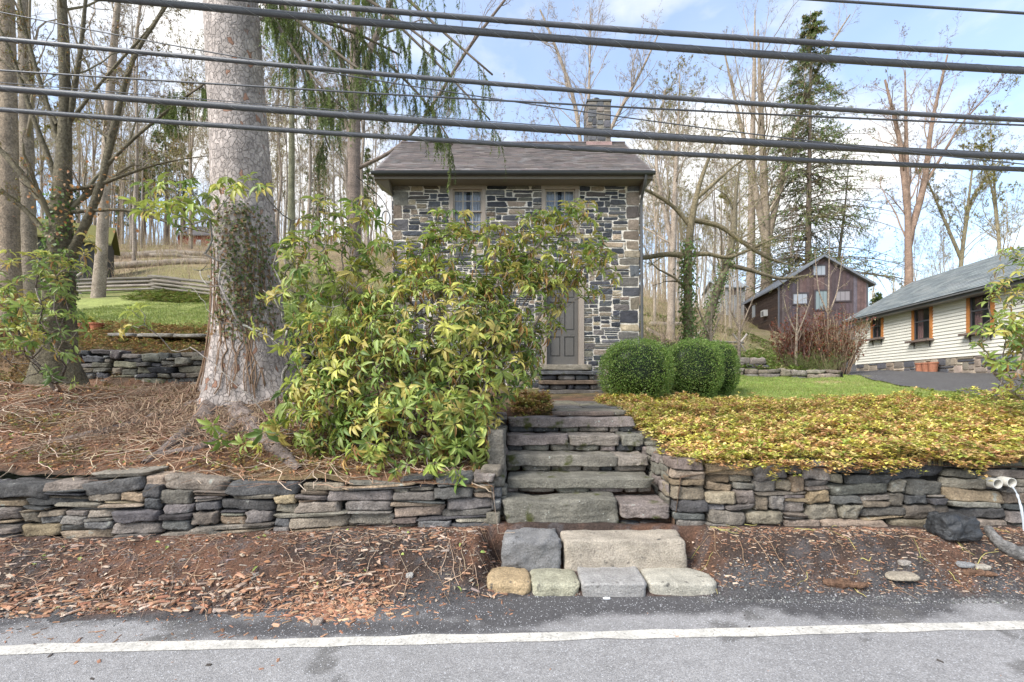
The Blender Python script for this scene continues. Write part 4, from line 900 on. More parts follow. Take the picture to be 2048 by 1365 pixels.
bl_ = [[(500, -160, 12, 6.5), (640, -60, 9, 6.2), (800, 40, 6, 6.0), (900, 120, 4, 5.9)], [(500, -90, 14, 6.5), (560, 10, 10, 6.3), (650, 90, 7, 6.1), (760, 170, 5, 6.0)], [(515, -20, 12, 6.5), (560, 60, 8, 6.2), (620, 150, 6, 6.0), (690, 220, 4, 5.9)],
       [(505, -220, 12, 6.5), (700, -110, 9, 6.3), (880, 60, 6, 6.2), (985, 150, 4, 6.1)], [(520, 40, 8, 6.6), (600, 30, 7, 6.8), (700, 60, 6, 7), (800, 110, 4, 7.2)], [(430, 150, 6, 6.8), (400, 175, 5, 7), (360, 200, 4, 7.3), (320, 215, 3, 7.5)]]
boughs(S, [limb(b, 6.4, 12) for b in bl_], r, nb=18, hang=.42, nl=64, bl=.75, nh=8, size=.026, wsize=.32)
boughs(S, [limb(b, 7.5, 12) for b in [[(560, -180, 10, 7.5), (700, -40, 8, 7.3), (860, 110, 5, 7.2), (980, 240, 3, 7.1)], [(700, 60, 8, 7.6), (780, 130, 6, 7.4), (850, 200, 5, 7.3), (905, 290, 3, 7.2)], [(540, -60, 10, 7.4), (580, 60, 8, 7.4), (620, 190, 5, 7.4), (660, 300, 3, 7.4)]]], r, nb=16, hang=.5, nl=64, bl=.8, nh=7, size=.028, wsize=.32)

# --- the dark many-limbed tree at the left
dk = 7.2; tb = gp(112, dk); ybk = ypx(tb)+8
DL = [[(113, ybk, 110), (116, 650, 86), (120, 560, 76), (120, 470, 84), (124, 400, 62), (128, 320, 44), (132, 230, 38), (130, 120, 34), (122, 0, 27), (118, -220, 16)],
      [(138, 520, 34), (160, 470, 28), (196, 400, 24), (214, 320, 22), (222, 275, 24), (240, 215, 18), (255, 130, 12), (300, 60, 10), (335, 10, 7)],
      [(222, 280, 14), (190, 255, 9), (150, 235, 7), (118, 205, 5)],
      [(118, 450, 28), (70, 385, 24), (30, 330, 22), (0, 300, 20), (-70, 240, 12)], [(120, 380, 24), (95, 310, 20), (60, 220, 16), (30, 120, 14), (0, 60, 10), (-30, 0, 6)],
      [(128, 330, 22), (105, 240, 18), (75, 150, 15), (50, 60, 13), (35, -20, 9)], [(130, 310, 20), (145, 200, 18), (160, 110, 15), (172, 0, 12), (180, -90, 7)],
      [(140, 378, 18), (180, 378, 15), (230, 358, 12), (290, 335, 8), (350, 320, 5), (420, 312, 3)], [(142, 425, 16), (200, 420, 12), (262, 418, 10), (330, 445, 8), (400, 462, 5), (440, 470, 3)],
      [(120, 510, 24), (80, 450, 20), (40, 410, 18), (0, 380, 14), (-40, 360, 8)], [(115, 250, 16), (80, 190, 13), (40, 150, 11), (0, 118, 9), (-40, 90, 5)],
      [(214, 330, 12), (270, 275, 10), (330, 225, 8), (390, 180, 6), (430, 150, 4)], [(135, 250, 13), (190, 180, 10), (250, 110, 9), (300, 60, 7), (330, 10, 5)]]
DL = [[(a_[0], a_[1], a_[2]*.74) for a_ in l_] for l_ in DL]
DT = bare_tree(tb, DL, dk, 'dark many-limbed tree with mossy branches and orange dead leaves at the left', None, (.17, .145, .095), (.18, .145, .12), 31, K=(7, 5, 4, 3), bud=(1, .028, [(.40, .22, .08), (.30, .30, .09), (.34, .34, .11)]), sides=20, amp=.22,
               flare=(.18, 14, 4), lf=(.35, .5, .55, .6), ivy=([0], 900, .055, (tb[2]+.9, tb[2]+3.2), .03), rmin=.0025, barkmat='bark', up=.06)
mossm = MB()
for q in DL[3:6]+DL[9:10]+DL[1:2]:
    P, Rd = limb(q, dk, 24); n_ = 900; i = r.integers(0, 23, n_); a = r.uniform(-.6, 3.7, n_); O = P[i]+r.uniform(0, 1, (n_, 1))*(P[np.minimum(i+1, 23)]-P[i])+Rd[i][:, None]*np.stack([np.cos(a), -np.abs(np.sin(a))*.4, np.sin(a)], 1)
    leaves(mossm, O, r.normal(size=(n_, 3))+np.array([0, 0, .5]), .012, .012, pick([(.17, .16, .03), (.11, .12, .03)], n_, .2, r), tpl=LEAF2)
mossm.build('moss', M['needle'], DT)
odl = MB(); n_ = 120; O = np.concatenate([at(150+r.normal(0, 55), 395+r.normal(0, 40), dk-.3+r.normal(0, .3))[None] for _ in range(n_)])
leaves(odl, O, r.normal(size=(n_, 3))+np.array([0, 0, -.6]), .05, .04, pick([(.48, .24, .09), (.4, .18, .07), (.5, .3, .14)], n_, .15, r)); odl.build('dead_leaves', M['leaf'], DT)

# --- individual bare trees placed where the photograph shows them
BUDY = [(.32, .30, .08), (.26, .27, .07), (.38, .33, .12)]; BUDB = [(.25, .16, .1), (.2, .13, .09)]
GB = 'bare trees standing around the houses'
def up_tree(px, d, w, top, lean=0, fork=None, **k):
    b = gp(px, d); y0 = ypx(b)+4; return b, [[(px, y0, w*1.25), (px+lean*.1, y0-60, w), (px+lean*.4, (y0+top)/2, w*.72), (px+lean*.75, (y0+3*top)/4, w*.45), (px+lean, top, w*.12)]]
def T1(px, d, w, top, lean, label, seed, col=(.36, .29, .23), tw=(.33, .27, .22), forks=(), **k):
    sc_w = .78 if d > 20 else .95
    b, lm = up_tree(px, d, w*sc_w, top, lean)
    ty_ = [q_[1] for q_ in lm[0]][::-1]; tx_ = [q_[0] for q_ in lm[0]][::-1]
    for f in forks:
        f = [(a_[0], a_[1], a_[2]*sc_w) for a_ in f]; xt = float(np.interp(f[0][1], ty_, tx_))
        if abs(xt-f[0][0]) < 26: f[0] = (xt, f[0][1], f[0][2])
        lm.append(f)
    return bare_tree(b, lm, d, label, GB, col, tw, seed, **k)
T1(196, 17, 28, -260, 60, 'slim grey trunk standing at the front of the split rail fence on the left', 41, K=(12, 6, 5, 3), rmin=.004, forks=[[(212, 330, 14), (250, 200, 10), (275, 60, 7), (290, -60, 3)]])
T1(22, 11, 52, -500, -15, 'broad pale tan trunk at the far left edge', 42, (.30, .235, .17), K=(10, 5, 4, 3), rmin=.004)
T1(62, 13, 40, -420, -30, 'broad tan trunk just behind the dark many-limbed tree', 43, (.27, .22, .165), K=(10, 5, 4, 3), rmin=.004)
T1(706, 19, 32, -300, 8, 'thick brown trunk rising just beyond the left corner of the stone house', 44, (.22, .17, .14), K=(10, 6, 5, 3), rmin=.004, forks=[[(705, 380, 20), (700, 250, 16), (740, 100, 12), (800, -40, 8)], [(712, 310, 12), (690, 230, 10), (640, 190, 8), (600, 120, 5)], [(712, 340, 9), (800, 300, 7), (860, 220, 6), (940, 90, 7), (1010, 0, 5)]])
T1(582, 24, 20, -60, 4, 'straight grey-green trunk between the spruce and the stone house', 45, (.24, .23, .15), K=(12, 5, 4, 3), rmin=.005, bud=(1, .06, BUDY))
T1(1168, 27, 15, 15, 14, 'bare tree with spreading crown rising behind the chimney', 46, K=(16, 7, 5, 5), rmin=.006, lf=(.5, .5, .55, .6), forks=[[(1180, 380, 9), (1150, 200, 10), (1110, 90, 7), (1080, 20, 4)], [(1180, 360, 9), (1240, 220, 10), (1290, 130, 6), (1320, 60, 3)]])
T1(1340, 24, 20, 150, 20, 'slender bare tree with yellowish buds right of the stone house', 47, K=(16, 7, 5, 5), rmin=.005, bud=(1, .06, BUDY), forks=[[(1345, 500, 12), (1310, 330, 8), (1330, 180, 5)]])
T1(1536, 44, 30, 60, -20, 'tan trunked bare tree left of the tall conifer', 48, (.30, .24, .18), K=(16, 7, 5, 5), rmin=.006, forks=[[(1535, 480, 22), (1500, 330, 14), (1470, 200, 8), (1450, 110, 4)], [(1535, 500, 20), (1575, 300, 14), (1640, 120, 8), (1700, 30, 4)]], bud=(1, .05, BUDY))
T1(1500, 47, 24, 20, 10, 'tall slim tree close behind the tan trunked tree on the slope', 49, K=(12, 6, 5, 4), rmin=.006, bud=(1, .05, BUDB))
T1(1820, 30, 26, 140, -10, 'tall fork-trunked bare tree behind the clapboard house roof', 50, (.29, .2, .15), K=(16, 7, 5, 5), rmin=.006, lf=(.45, .5, .55, .6), forks=[[(1822, 480, 22), (1850, 370, 18), (1862, 250, 12), (1895, 110, 5)], [(1818, 430, 20), (1800, 280, 14), (1770, 160, 6)], [(1850, 370, 10), (1920, 250, 7), (1995, 170, 3)]], bud=(1, .045, BUDB))
T1(1910, 33, 16, 280, 40, 'yellow-budded bare tree above the ridge of the clapboard house', 51, (.3, .25, .16), K=(16, 7, 5, 4), rmin=.006, bud=(2, .07, BUDY), forks=[[(1912, 500, 12), (1940, 400, 8), (2000, 320, 4)], [(1910, 520, 12), (1880, 420, 8), (1850, 350, 4)]])
T1(1668, 44, 12, 330, 30, 'thin dark forked tree standing behind the barn roof', 52, (.16, .14, .12), K=(12, 6, 5, 3), rmin=.006)
T1(2010, 28, 14, 240, -30, 'yellow-budded bare tree at the right edge above the grey roof', 53, (.3, .25, .16), K=(16, 7, 5, 5), rmin=.006, bud=(2, .07, BUDY), forks=[[(2005, 480, 10), (1985, 380, 6), (1960, 300, 3)]])
# ivy covered crooked tree right of the house
b = gp(1378, 15); yb_ = ypx(b)
bare_tree(b, [[(1378, yb_+4, 22), (1376, 600, 19), (1374, 520, 18), (1380, 450, 16), (1390, 400, 12), (1405, 340, 8), (1440, 270, 4)], [(1372, 512, 13), (1335, 508, 11), (1290, 516, 10), (1240, 520, 6)],
              [(1376, 512, 11), (1420, 505, 9), (1450, 520, 8), (1500, 500, 6), (1560, 470, 3)], [(1378, 450, 9), (1350, 415, 8), (1310, 388, 7), (1290, 380, 6), (1250, 360, 5)], [(1382, 440, 12), (1440, 450, 10), (1490, 490, 8), (1540, 520, 6), (1580, 530, 3)],
              [(1390, 400, 10), (1425, 370, 8), (1470, 330, 5), (1520, 300, 3)]], 15, 'crooked old tree wrapped in green ivy with mossy sideways limbs, right of the stone house', GB, (.22, .18, .11), (.23, .2, .13), 60,
          K=(8, 6, 4, 3), bud=(1, .035, BUDY), ivy=([0], 1500, .085, (b[2]+.6, b[2]+4.4), .09), rmin=.004, up=.03, lf=(.5, .5, .5, .6))
b = gp(1408, 19); yb_ = ypx(b)
bare_tree(b, [[(1404, yb_+4, 20), (1425, 600, 18), (1455, 530, 16), (1470, 470, 14), (1468, 400, 9), (1480, 330, 4)], [(1455, 530, 12), (1500, 540, 9), (1560, 560, 7), (1620, 550, 3)]], 19, 'leaning ivy-clad tree tilting right beside the crooked ivy tree', GB, (.18, .15, .1), (.2, .17, .12), 61,
          K=(9, 6, 4, 3), bud=(1, .045, BUDY), ivy=([0], 1000, .09, (b[2]+.3, b[2]+4.6), .1), rmin=.004)

# --- conifers
def conifer(base, hgt, label, seed, nb=90, r0=.22, spread=.16, size=.11, group=None, start=.12, pal=NEED, dens=10, nl=7, clear=None, name='conifer'):
    r = np.random.default_rng(seed); t = thing(name, base, label, 'tree', group); z = np.linspace(0, 1, 14)
    P = np.stack([base[0]+.15*np.sin(z*3+seed), base[1]+0*z, base[2]-.1+z*hgt], 1); Rd = r0*(1-z*.93); m_ = MB(); V, Fq = roughen(P, Rd, 10, 40, .06, seed); m_.add(V, Fq, (.2, .155, .12)); m_.build('trunk', M['bark'], t, smooth=True)
    hs = r.uniform(start, .985, nb)**.9; a = r.uniform(0, 2*np.pi, nb); ln = hgt*spread*(1.05-hs)*r.uniform(.5, 1.15, nb)+.15; n_ = 7; s = np.linspace(0, 1, n_)
    dirx = np.stack([np.cos(a), np.sin(a)], 1); Q = np.zeros((nb, n_, 3)); o = np.stack([np.interp(hs, z, P[:, i]) for i in range(3)], 1)
    Q[:, :, :2] = o[:, None, :2]+dirx[:, None]*(ln[:, None]*s[None])[..., None]; Q[:, :, 2] = o[:, None, 2]+ln[:, None]*(.12*s-.38*s**2)[None]+r.normal(0, .03, (nb, n_))
    cr_ = MB(); Rq = (.012+ln*.008)[:, None]*np.linspace(1, .2, n_)[None]; tubes(cr_, Q, Rq, 4, (.15, .12, .09))
    B_, Rb = spawn(Q, Rq, dens, (.5, 1.1), .35, (.1, 1), .15, -.08, 4, .6, r, rmin=.004, tipk=.5); tubes(cr_, B_, Rb, 3, (.14, .12, .08)); cr_.build('branches', M['twig'], t)
    fm = MB(); A_ = np.concatenate([B_]); M_, n0, _ = A_.shape; tt = r.uniform(0, 1, (M_, nl)); f = tt*(n0-1); i = np.clip(f.astype(int), 0, n0-2); u = (f-i)[..., None]; m = np.arange(M_)[:, None]
    O = (A_[m, i]*(1-u)+A_[m, i+1]*u).reshape(-1, 3); T = nrm(A_[m, i+1]-A_[m, i]).reshape(-1, 3); nn = len(O); D = nrm(T+.9*r.normal(size=T.shape)+np.array([0, 0, -.35]))
    cc = np.repeat(pick(pal, M_, .2, r), nl, 0); leaves(fm, O, D, size*r.uniform(.6, 1.4, nn), size*.35, cc, tpl=LEAF2, up=nrm(r.normal(size=(nn, 3)))); fm.build('crown', M['needle'], t); return t
b = gp(1618, 43)
conifer(b, EYE+(HZ-20)/F*43-b[2], 'tall ragged conifer with dark green lower boughs behind the barn roof', 5, nb=330, r0=.34, spread=.31, size=.2, start=.12, dens=14, nl=10, pal=[(.11, .17, .05), (.16, .22, .06), (.20, .20, .09), (.24, .20, .11)])
proto = conifer(gp(1752, 37), 3.4, 'small dark evergreen beside the right side of the barn', 6, nb=90, r0=.1, spread=.4, size=.12, start=.02, dens=9, nl=7, group='small evergreens right of the barn', name='evergreen')
copy_tree(proto, gp(1786, 36.5), 'small dark evergreen nearest the clapboard house roof', 1.1, .9)
copy_tree(proto, gp(1722, 41), 'small dark evergreen partly hidden by the barn roof', 2.3, 1.1)
pc = conifer(gp(330, 40), 13, 'dark pine in the woods to the left of the spruce trunk', 7, nb=70, r0=.2, spread=.2, size=.22, start=.35, dens=8, nl=7, group='pines in the far woods', name='pine_tree')
for k, (px, d, s, l) in enumerate([(365, 52, 1.1, 'taller pine close to the red cottage'), (285, 46, .9, 'shorter pine above the fallen logs'), (640, 50, 1.0, 'pine between the brown trunk and the spruce'), (240, 58, 1.1, 'pine behind the mossy shed'), (735, 44, .8, 'pine showing just left of the stone house roof')]): copy_tree(pc, gp(px, d), l, k*1.3, s)

# --- woodland of slender trunks (variants copied)
def wood_variant(k, h, w, budpal, seed, K=(12, 6, 5, 3)):
    d0 = 30.; b = gp(900+k*10, d0); x0 = b[0]; z = np.linspace(0, 1, 16); rr = np.random.default_rng(seed)
    P = np.stack([x0+np.cumsum(rr.normal(0, .09, 16)), d0+np.cumsum(rr.normal(0, .06, 16)), b[2]-.3+z*h], 1); Rd = w*(1-.88*z)
    fk = int(rr.integers(6, 9)); q = P[fk:].copy(); q2 = resamp(np.concatenate([q, Rd[fk:, None]*.8], 1), 16); q2[:, 0] += np.linspace(0, 1, 16)**1.2*rr.choice([-1, 1])*h*.13
    return b, [(P, Rd), (q2[:, :3], q2[:, 3])], d0, K, budpal, seed
GW = 'slender bare trees of the hillside woods'
protos = []
for k, (h, w, bp, s_) in enumerate([(15, .10, BUDY, 71), (16, .12, BUDB, 72), (12, .06, BUDY, 73), (14, .08, [(.3, .2, .13), (.35, .3, .1)], 74), (9, .045, BUDY, 75)]):
    b, lm, d0, K, bp, sd_ = wood_variant(k, h, w, bp, s_)
    protos.append(bare_tree(b, lm, d0, 'slender bare tree among the hillside woods', GW, [(.38, .31, .24), (.33, .27, .22), (.42, .34, .25), (.35, .3, .25), (.44, .36, .26)][k], [(.38, .3, .23), (.34, .28, .23), (.42, .35, .22), (.37, .3, .23), (.42, .35, .23)][k], sd_, K=K, bud=(1, .08, bp), rmin=.007, sides=7))
rw = np.random.default_rng(123); cnt = 0; used = []
for k in range(1600):
    px = rw.uniform(-60, 2150); d = rw.uniform(23, 62)
    x = (px-1024)/F*d
    if 740 < px < 1290 and (rw.random() < .8 or d < 34): continue
    if px > 1480 and (d < 40 or rw.random() < .80): continue
    if 1290 < px < 1480 and d < 26: continue
    if px < 430 and d < 24: continue
    if any(abs(x-a) < .9 and abs(d-c) < 1.5 for a, c in used): continue
    if 1425 < px < 1500 and d > 40 and d < 50: continue
    if 350 < px < 430 and 38 < d < 52: continue
    used.append((x, d)); pr_ = protos[rw.choice(5, p=[.22, .15, .25, .2, .18])]
    s = rw.uniform(.75, 1.1)*(.72 if px > 1480 else 1)
    z = float(gz(x, d))
    lab = 'slender bare tree among the hillside woods'
    if cnt < 5: protos[cnt].location = (x, d, z+.05); protos[cnt].scale = (s, s, s); pr_ = None
    else: copy_tree(pr_, (x, d, z+.05), lab, rw.uniform(0, 6.28), s)
    cnt += 1
    if cnt > 215: break

rfw = np.random.default_rng(55); nfw = 1500; dfw = rfw.uniform(58, 110, nfw); pxf = np.where(rfw.random(nfw) < .78, rfw.uniform(-150, 1480, nfw), rfw.uniform(1480, 2250, nfw)); xf = (pxf-1024)/F*dfw; zf_ = gz(xf, dfw); hf_ = rfw.uniform(6, 15, nfw)*np.where(pxf > 1480, .6, 1)
Pf = np.zeros((nfw, 7, 3)); Pf[:, :, 0] = xf[:, None]+np.cumsum(rfw.normal(0, .18, (nfw, 7)), 1); Pf[:, :, 1] = dfw[:, None]; Pf[:, :, 2] = zf_[:, None]-.3+hf_[:, None]*np.linspace(0, 1, 7)[None]
Rf = rfw.uniform(.05, .16, nfw)[:, None]*np.linspace(1, .25, 7)[None]; mb = MB(); FC = [(.42, .35, .27), (.48, .40, .30), (.36, .30, .24)]; tubes(mb, Pf, Rf, 4, pick(FC, nfw, .15, rfw))
Qf, Rq_ = spawn(Pf, Rf, 9, (.4, .9), .3, (.25, 1), .15, .15, 4, .4, rfw, rmin=.015); tubes(mb, Qf, Rq_, 3, pick(FC, len(Qf), .15, rfw)); Qf, Rq_ = spawn(Qf, Rq_, 4, (.4, .9), .5, (.2, 1), .2, .1, 3, .5, rfw, rmin=.012); tubes(mb, Qf, Rq_, 3, pick(FC+[(.38, .34, .14)], len(Qf), .15, rfw))
tag(mb.build('far_woods', M['twig']), 'far-off bare woods on the hilltop', kind='stuff')

# ------------------------------------------------------------------ shrubs
rb = np.random.default_rng(66); nb_ = 9000; yb_ = rb.uniform(18.8, 50, nb_); pxb = np.where(rb.random(nb_) < .72, rb.uniform(-100, 800, nb_), rb.uniform(1285, 1490, nb_)); xb = (pxb-1024)/F*yb_
kb = (yb_ > 21) | (xb < -8); yb_, xb = yb_[kb], xb[kb]; nb_ = len(xb); hb_ = rb.uniform(.3, 1.5, nb_)*rb.random(nb_)**.4; e_ = np.stack([rb.normal(0, .3, nb_), rb.normal(0, .2, nb_), np.ones(nb_)], 1)*hb_[:, None]
b_0 = np.stack([xb, yb_, gz(xb, yb_)-.05], 1); Pb = b_0[:, None]+np.linspace(0, 1, 4)[None, :, None]*e_[:, None]+rb.normal(0, .03, (nb_, 4, 3)); Rb_ = np.full((nb_, 4), .008)*np.linspace(1, .4, 4)
mb = MB(); UC = [(.40, .30, .2), (.30, .22, .15), (.46, .37, .26)]; tubes(mb, Pb, Rb_, 3, pick(UC, nb_, .2, rb)); Qb, Rq_ = spawn(Pb, Rb_, 4, (.4, 1.0), .5, (.2, 1), .2, .1, 3, .7, rb, rmin=.005); tubes(mb, Qb, Rq_, 3, pick(UC+[(.36, .36, .12)], len(Qb), .2, rb))
tag(mb.build('undergrowth', M['twig']), 'dry twiggy undergrowth on the wooded slope', kind='stuff')
def shrub_skel(tips, bases, r, extra=None, tip_r=.0035, pw=2.2):
    nodes = [np.array(b) for b in bases]; par = [-1]*len(bases); isT = [False]*len(bases)
    pts = tips if extra is None else np.concatenate([tips, extra]); tf = np.arange(len(pts)) < len(tips)
    B0 = np.array(bases); dist = np.min(np.linalg.norm(pts[:, None]-B0[None], axis=2), 1); order = np.argsort(dist); arr = np.zeros((len(pts)+len(bases), 3)); arr[:len(bases)] = B0; c = len(bases)
    dd = np.zeros(len(arr))
    tipidx = []
    for o in order:
        p = pts[o]; v = arr[:c]-p; L_ = np.sqrt((v**2).sum(1)); cost = L_+.35*dd[:c]+.6*np.maximum(0, v[:, 2]-.05)
        j_ = int(np.argmin(cost)); arr[c] = p; dd[c] = dd[j_]+L_[j_]; par.append(j_); isT.append(tf[o]); tipidx.append((c, o)); c += 1
    rad = np.full(c, 0.); 
    for i in range(c-1, -1, -1):
        rad[i] = max(rad[i]**(1/pw) if rad[i] > 0 else 0, tip_r)
        if par[i] >= 0: rad[par[i]] += rad[i]**pw
    par = np.array(par); E = np.arange(c)[par >= 0]; return arr, par, rad, E, tipidx
RH = [(.30, .37, .085), (.22, .30, .07), (.37, .43, .10), (.48, .48, .11), (.14, .22, .05), (.50, .42, .12), (.27, .34, .09)]
RHD = [(.45, .27, .08), (.38, .20, .08), (.50, .34, .12)]
def rhodo(label, ell, bases, seed, size=.13, dead=.12, spare=.25, group=None, name='rhododendron', tilt=.25, barkc=(.27, .225, .19), flower=True, mult=1.0):
    r = np.random.default_rng(seed); tips = []
    for (x, y, rx, ry, d, rd, n_) in ell:
        for _ in range(int(n_*mult)):
            v = nrm(r.normal(size=3)); q = r.uniform(.35, 1)**.45; v = v*q
            if v[2] > .35 and r.random() < .6: v[1] = -abs(v[1])
            dd_ = d+v[1]*rd; p = at(x+v[0]*rx, y-v[2]*ry, dd_)
            g = float(gz(p[0], p[1]))
            if p[2] > g+.04 and not (p[1] < 4.25 and p[2] < .95): tips.append(p)
    tips = np.array(tips); ex = tips[r.random(len(tips)) < spare]; B0 = np.array(bases); 
    ex = ex+(B0[r.integers(0, len(B0), len(ex))]-ex)*r.uniform(.15, .6, (len(ex), 1))+r.normal(0, .05, (len(ex), 3))
    arr, par, rad, E, _ = shrub_skel(tips, bases, r, ex); cen = tips.mean(0)
    t = thing(name, bases[0], label, 'shrub', group); bm_ = MB()
    a, b_ = arr[par[E]], arr[E]; n_ = 5; s = np.linspace(0, 1, n_)[None, :, None]; P = a[:, None]*(1-s)+b_[:, None]*s
    L_ = np.linalg.norm(b_-a, axis=1)[:, None, None]; bow = nrm(r.normal(size=a.shape)+np.array([0, 0, -.6]))[:, None]; P = P+bow*np.sin(s*np.pi)*L_*.12+r.normal(0, .025, P.shape)*L_*np.sin(s*np.pi)
    Rr = rad[par[E]][:, None]*.0+np.minimum(rad[par[E]], rad[E]*1.5)[:, None]*(1-s[..., 0])+rad[E][:, None]*s[..., 0]; Rr = np.clip(Rr, 0, .045)
    tubes(bm_, P, Rr, 5, pick([barkc, np.array(barkc)*1.35, np.array(barkc)*.7], len(P), .15, r)); bm_.build('stems', M['bark'], t, smooth=True)
    # whorls
    nT = len(tips); outward = nrm(tips-cen); ax_ = nrm(outward*.7+np.array([0, -.15, .75])+r.normal(0, .3, (nT, 3)))
    per = 9; k = np.arange(per)[None]; ph = k*2.4+r.uniform(0, 6, (nT, 1)); U = perp(ax_, r); Vv = np.cross(ax_, U)
    rad_d = np.cos(ph)[..., None]*U[:, None]+np.sin(ph)[..., None]*Vv[:, None]
    droop = r.uniform(-.4, 1.1, (nT, 1, 1)); isd = r.random((nT, per)) < dead*np.where(r.random((nT, 1)) < .25, 2.6, .5)
    D = nrm(rad_d+ax_[:, None]*(.45-.35*droop+r.normal(0, .15, (nT, per, 1)))+np.array([0, 0, -1])*(.15+.55*np.clip(droop, 0, 1)+isd[..., None]*1.6))
    O = np.repeat(tips[:, None], per, 1)+ax_[:, None]*r.uniform(-.015, .03, (nT, per, 1)); O = O.reshape(-1, 3); D = D.reshape(-1, 3); n2 = len(O)
    ln = size*r.uniform(.45, 1.2, n2)*np.repeat(r.uniform(.75, 1.15, nT), per); isd = isd.ravel(); c = np.repeat(pick(RH, nT, .12, r), per, 0)*(1+r.normal(0, .13, (n2, 1))); dc = pick(RHD, n2, .15, r); c[isd] = dc[isd]
    wd = ln*r.uniform(.25, .36, n2); wd[isd] *= .5
    keep = r.random(n2) < .78; lm = MB(); upv = nrm(np.repeat(ax_, per, 0)+.15*r.normal(size=(n2, 3)))
    O, D, ln, wd, c, upv = O[keep], D[keep], ln[keep], wd[keep], c[keep], upv[keep]
    leaves(lm, O+D*.012, D, ln, wd, np.clip(c, .01, .9), up=upv)
    if flower:   # fat terminal buds
        q = r.random(nT) < .5; leaves(lm, tips[q], ax_[q], .035, .02, pick([(.45, .42, .12), (.4, .3, .12)], int(q.sum()), .1, r)); 
    lm.build('leaves', M['leaf'], t); return t
def gb(px, py0, d): p = gp(px, d); return p
rhodo('large sprawling rhododendron with yellow-green drooping leaves covering the left and centre of the stone house',
      [(860, 660, 190, 130, 5.5, .85, 330), (930, 520, 150, 75, 5.7, .5, 150), (1110, 500, 110, 90, 5.8, .35, 85), (1175, 540, 60, 60, 5.8, .3, 30), (1040, 600, 100, 100, 5.6, .5, 120), (760, 720, 130, 110, 5.2, .6, 130), (960, 730, 115, 110, 5.2, .6, 150), (1150, 430, 60, 35, 5.8, .2, 14),
       (640, 720, 70, 110, 5.2, .5, 70), (640, 830, 70, 90, 4.9, .3, 60), (660, 790, 90, 80, 5.0, .4, 75), (1000, 690, 100, 90, 5.3, .5, 70), (820, 850, 160, 80, 4.85, .4, 150), (930, 860, 70, 85, 4.75, .3, 60), (850, 945, 110, 22, 4.3, .12, 16), (730, 910, 50, 30, 4.5, .2, 12), (905, 440, 40, 30, 5.7, .3, 10)],
      [gp(760, 5.3), gp(840, 5.2), gp(700, 5.4), gp(900, 5.3), gp(800, 5.6)], 91, size=.125, dead=.15, mult=1.4)
rhodo('leggy open rhododendron with pale lichened stems in front of the big spruce trunk',
      [(350, 400, 95, 60, 5.4, .3, 34), (480, 372, 70, 22, 5.3, .2, 11), (640, 520, 110, 90, 5.6, .5, 85), (730, 480, 60, 90, 5.7, .4, 40), (560, 640, 60, 60, 5.3, .4, 18), (660, 640, 80, 80, 5.5, .4, 45), (250, 640, 70, 30, 5.6, .2, 5), (620, 760, 35, 30, 4.9, .1, 6), (570, 820, 60, 40, 4.9, .2, 10), (680, 420, 70, 30, 5.6, .3, 12), (480, 870, 90, 30, 4.7, .2, 6)],
      [gp(560, 5.6), gp(640, 5.4), gp(690, 5.6)], 92, size=.15, dead=.05, spare=.5, barkc=(.33, .30, .26))
rhodo('rhododendron with sparse drooping leaves at the left edge below the dark tree',
      [(60, 560, 90, 70, 6.0, .5, 60), (100, 640, 90, 50, 6.0, .4, 40), (20, 640, 60, 80, 5.6, .4, 30), (150, 500, 40, 50, 6.2, .3, 12), (130, 730, 40, 40, 5.9, .3, 6)], [gp(70, 6.1), gp(110, 6.3), gp(20, 6)], 93, size=.12, dead=.08, spare=.4)
rhodo('rhododendron at the right edge in front of the clapboard house',
      [(2035, 590, 60, 110, 6.2, .4, 70), (2010, 680, 60, 70, 6.2, .4, 45), (2040, 760, 50, 40, 6.0, .3, 20), (2110, 640, 60, 130, 6.2, .5, 60)], [gp(2060, 6.4), gp(2090, 6.3)], 94, size=.11, dead=.16, spare=.4)
# clipped boxwoods
def boxwood(px, d, w, h, label, seed, name='boxwood', group='clipped round boxwood bushes', n_=15000, zoff=0):
    r = np.random.default_rng(seed); b = gp(px, d); t = thing(name, b, label, 'bush', group); v = nrm(r.normal(size=(n_, 3))); v[:, 2] = v[:, 2]
    rad = np.abs(r.normal(1, .035, n_)); rad = np.where(r.random(n_) < .3, r.uniform(.75, 1, n_), rad); rad *= 1+.07*fbm(v, 3.0, seed, 3)
    q = np.sign(v)*np.abs(v)**.82; q = q/np.linalg.norm(q, axis=1, keepdims=True)**.55
    O = b+np.array([0, 0, h/2-.03])+q*rad[:, None]*np.array([w/2, w/2*.9, h/2*1.04]); ok = O[:, 2] > b[2]-.02; O = O[ok]; v = v[ok]; n2 = len(O)
    m_ = MB(); leaves(m_, O, nrm(v+.9*r.normal(size=v.shape)), .026*r.uniform(.7, 1.3, n2), .019, pick([(.10, .18, .035), (.15, .25, .05), (.21, .32, .07), (.30, .38, .11)], n2, .15, r), tpl=LEAF2, up=nrm(r.normal(size=v.shape)))
    m_.build('foliage', M['leaf'], t)
    s = MB(); Q = np.repeat(b[None, None], 24, 0).repeat(6, 1)+0.; e = nrm(r.normal(size=(24, 3))+np.array([0, 0, 1.2])); Q = Q+np.linspace(0, 1, 6)[None, :, None]*e[:, None]*np.array([w*.42, w*.4, h*.6]); tubes(s, Q, np.full((24, 6), .008), 4, (.12, .1, .08))
    c_ = 10; th = np.linspace(0, np.pi, c_); s.build('stems', M['twig'], t); 
    core = MB(); rock(core, b+np.array([0, 0, h/2-.03]), (w*.39, w*.35, h*.43), (.018, .03, .01), seed, 8, k=3, jit=.02, rough=.02); core.build('inner_foliage', M['leaf'], t); return t
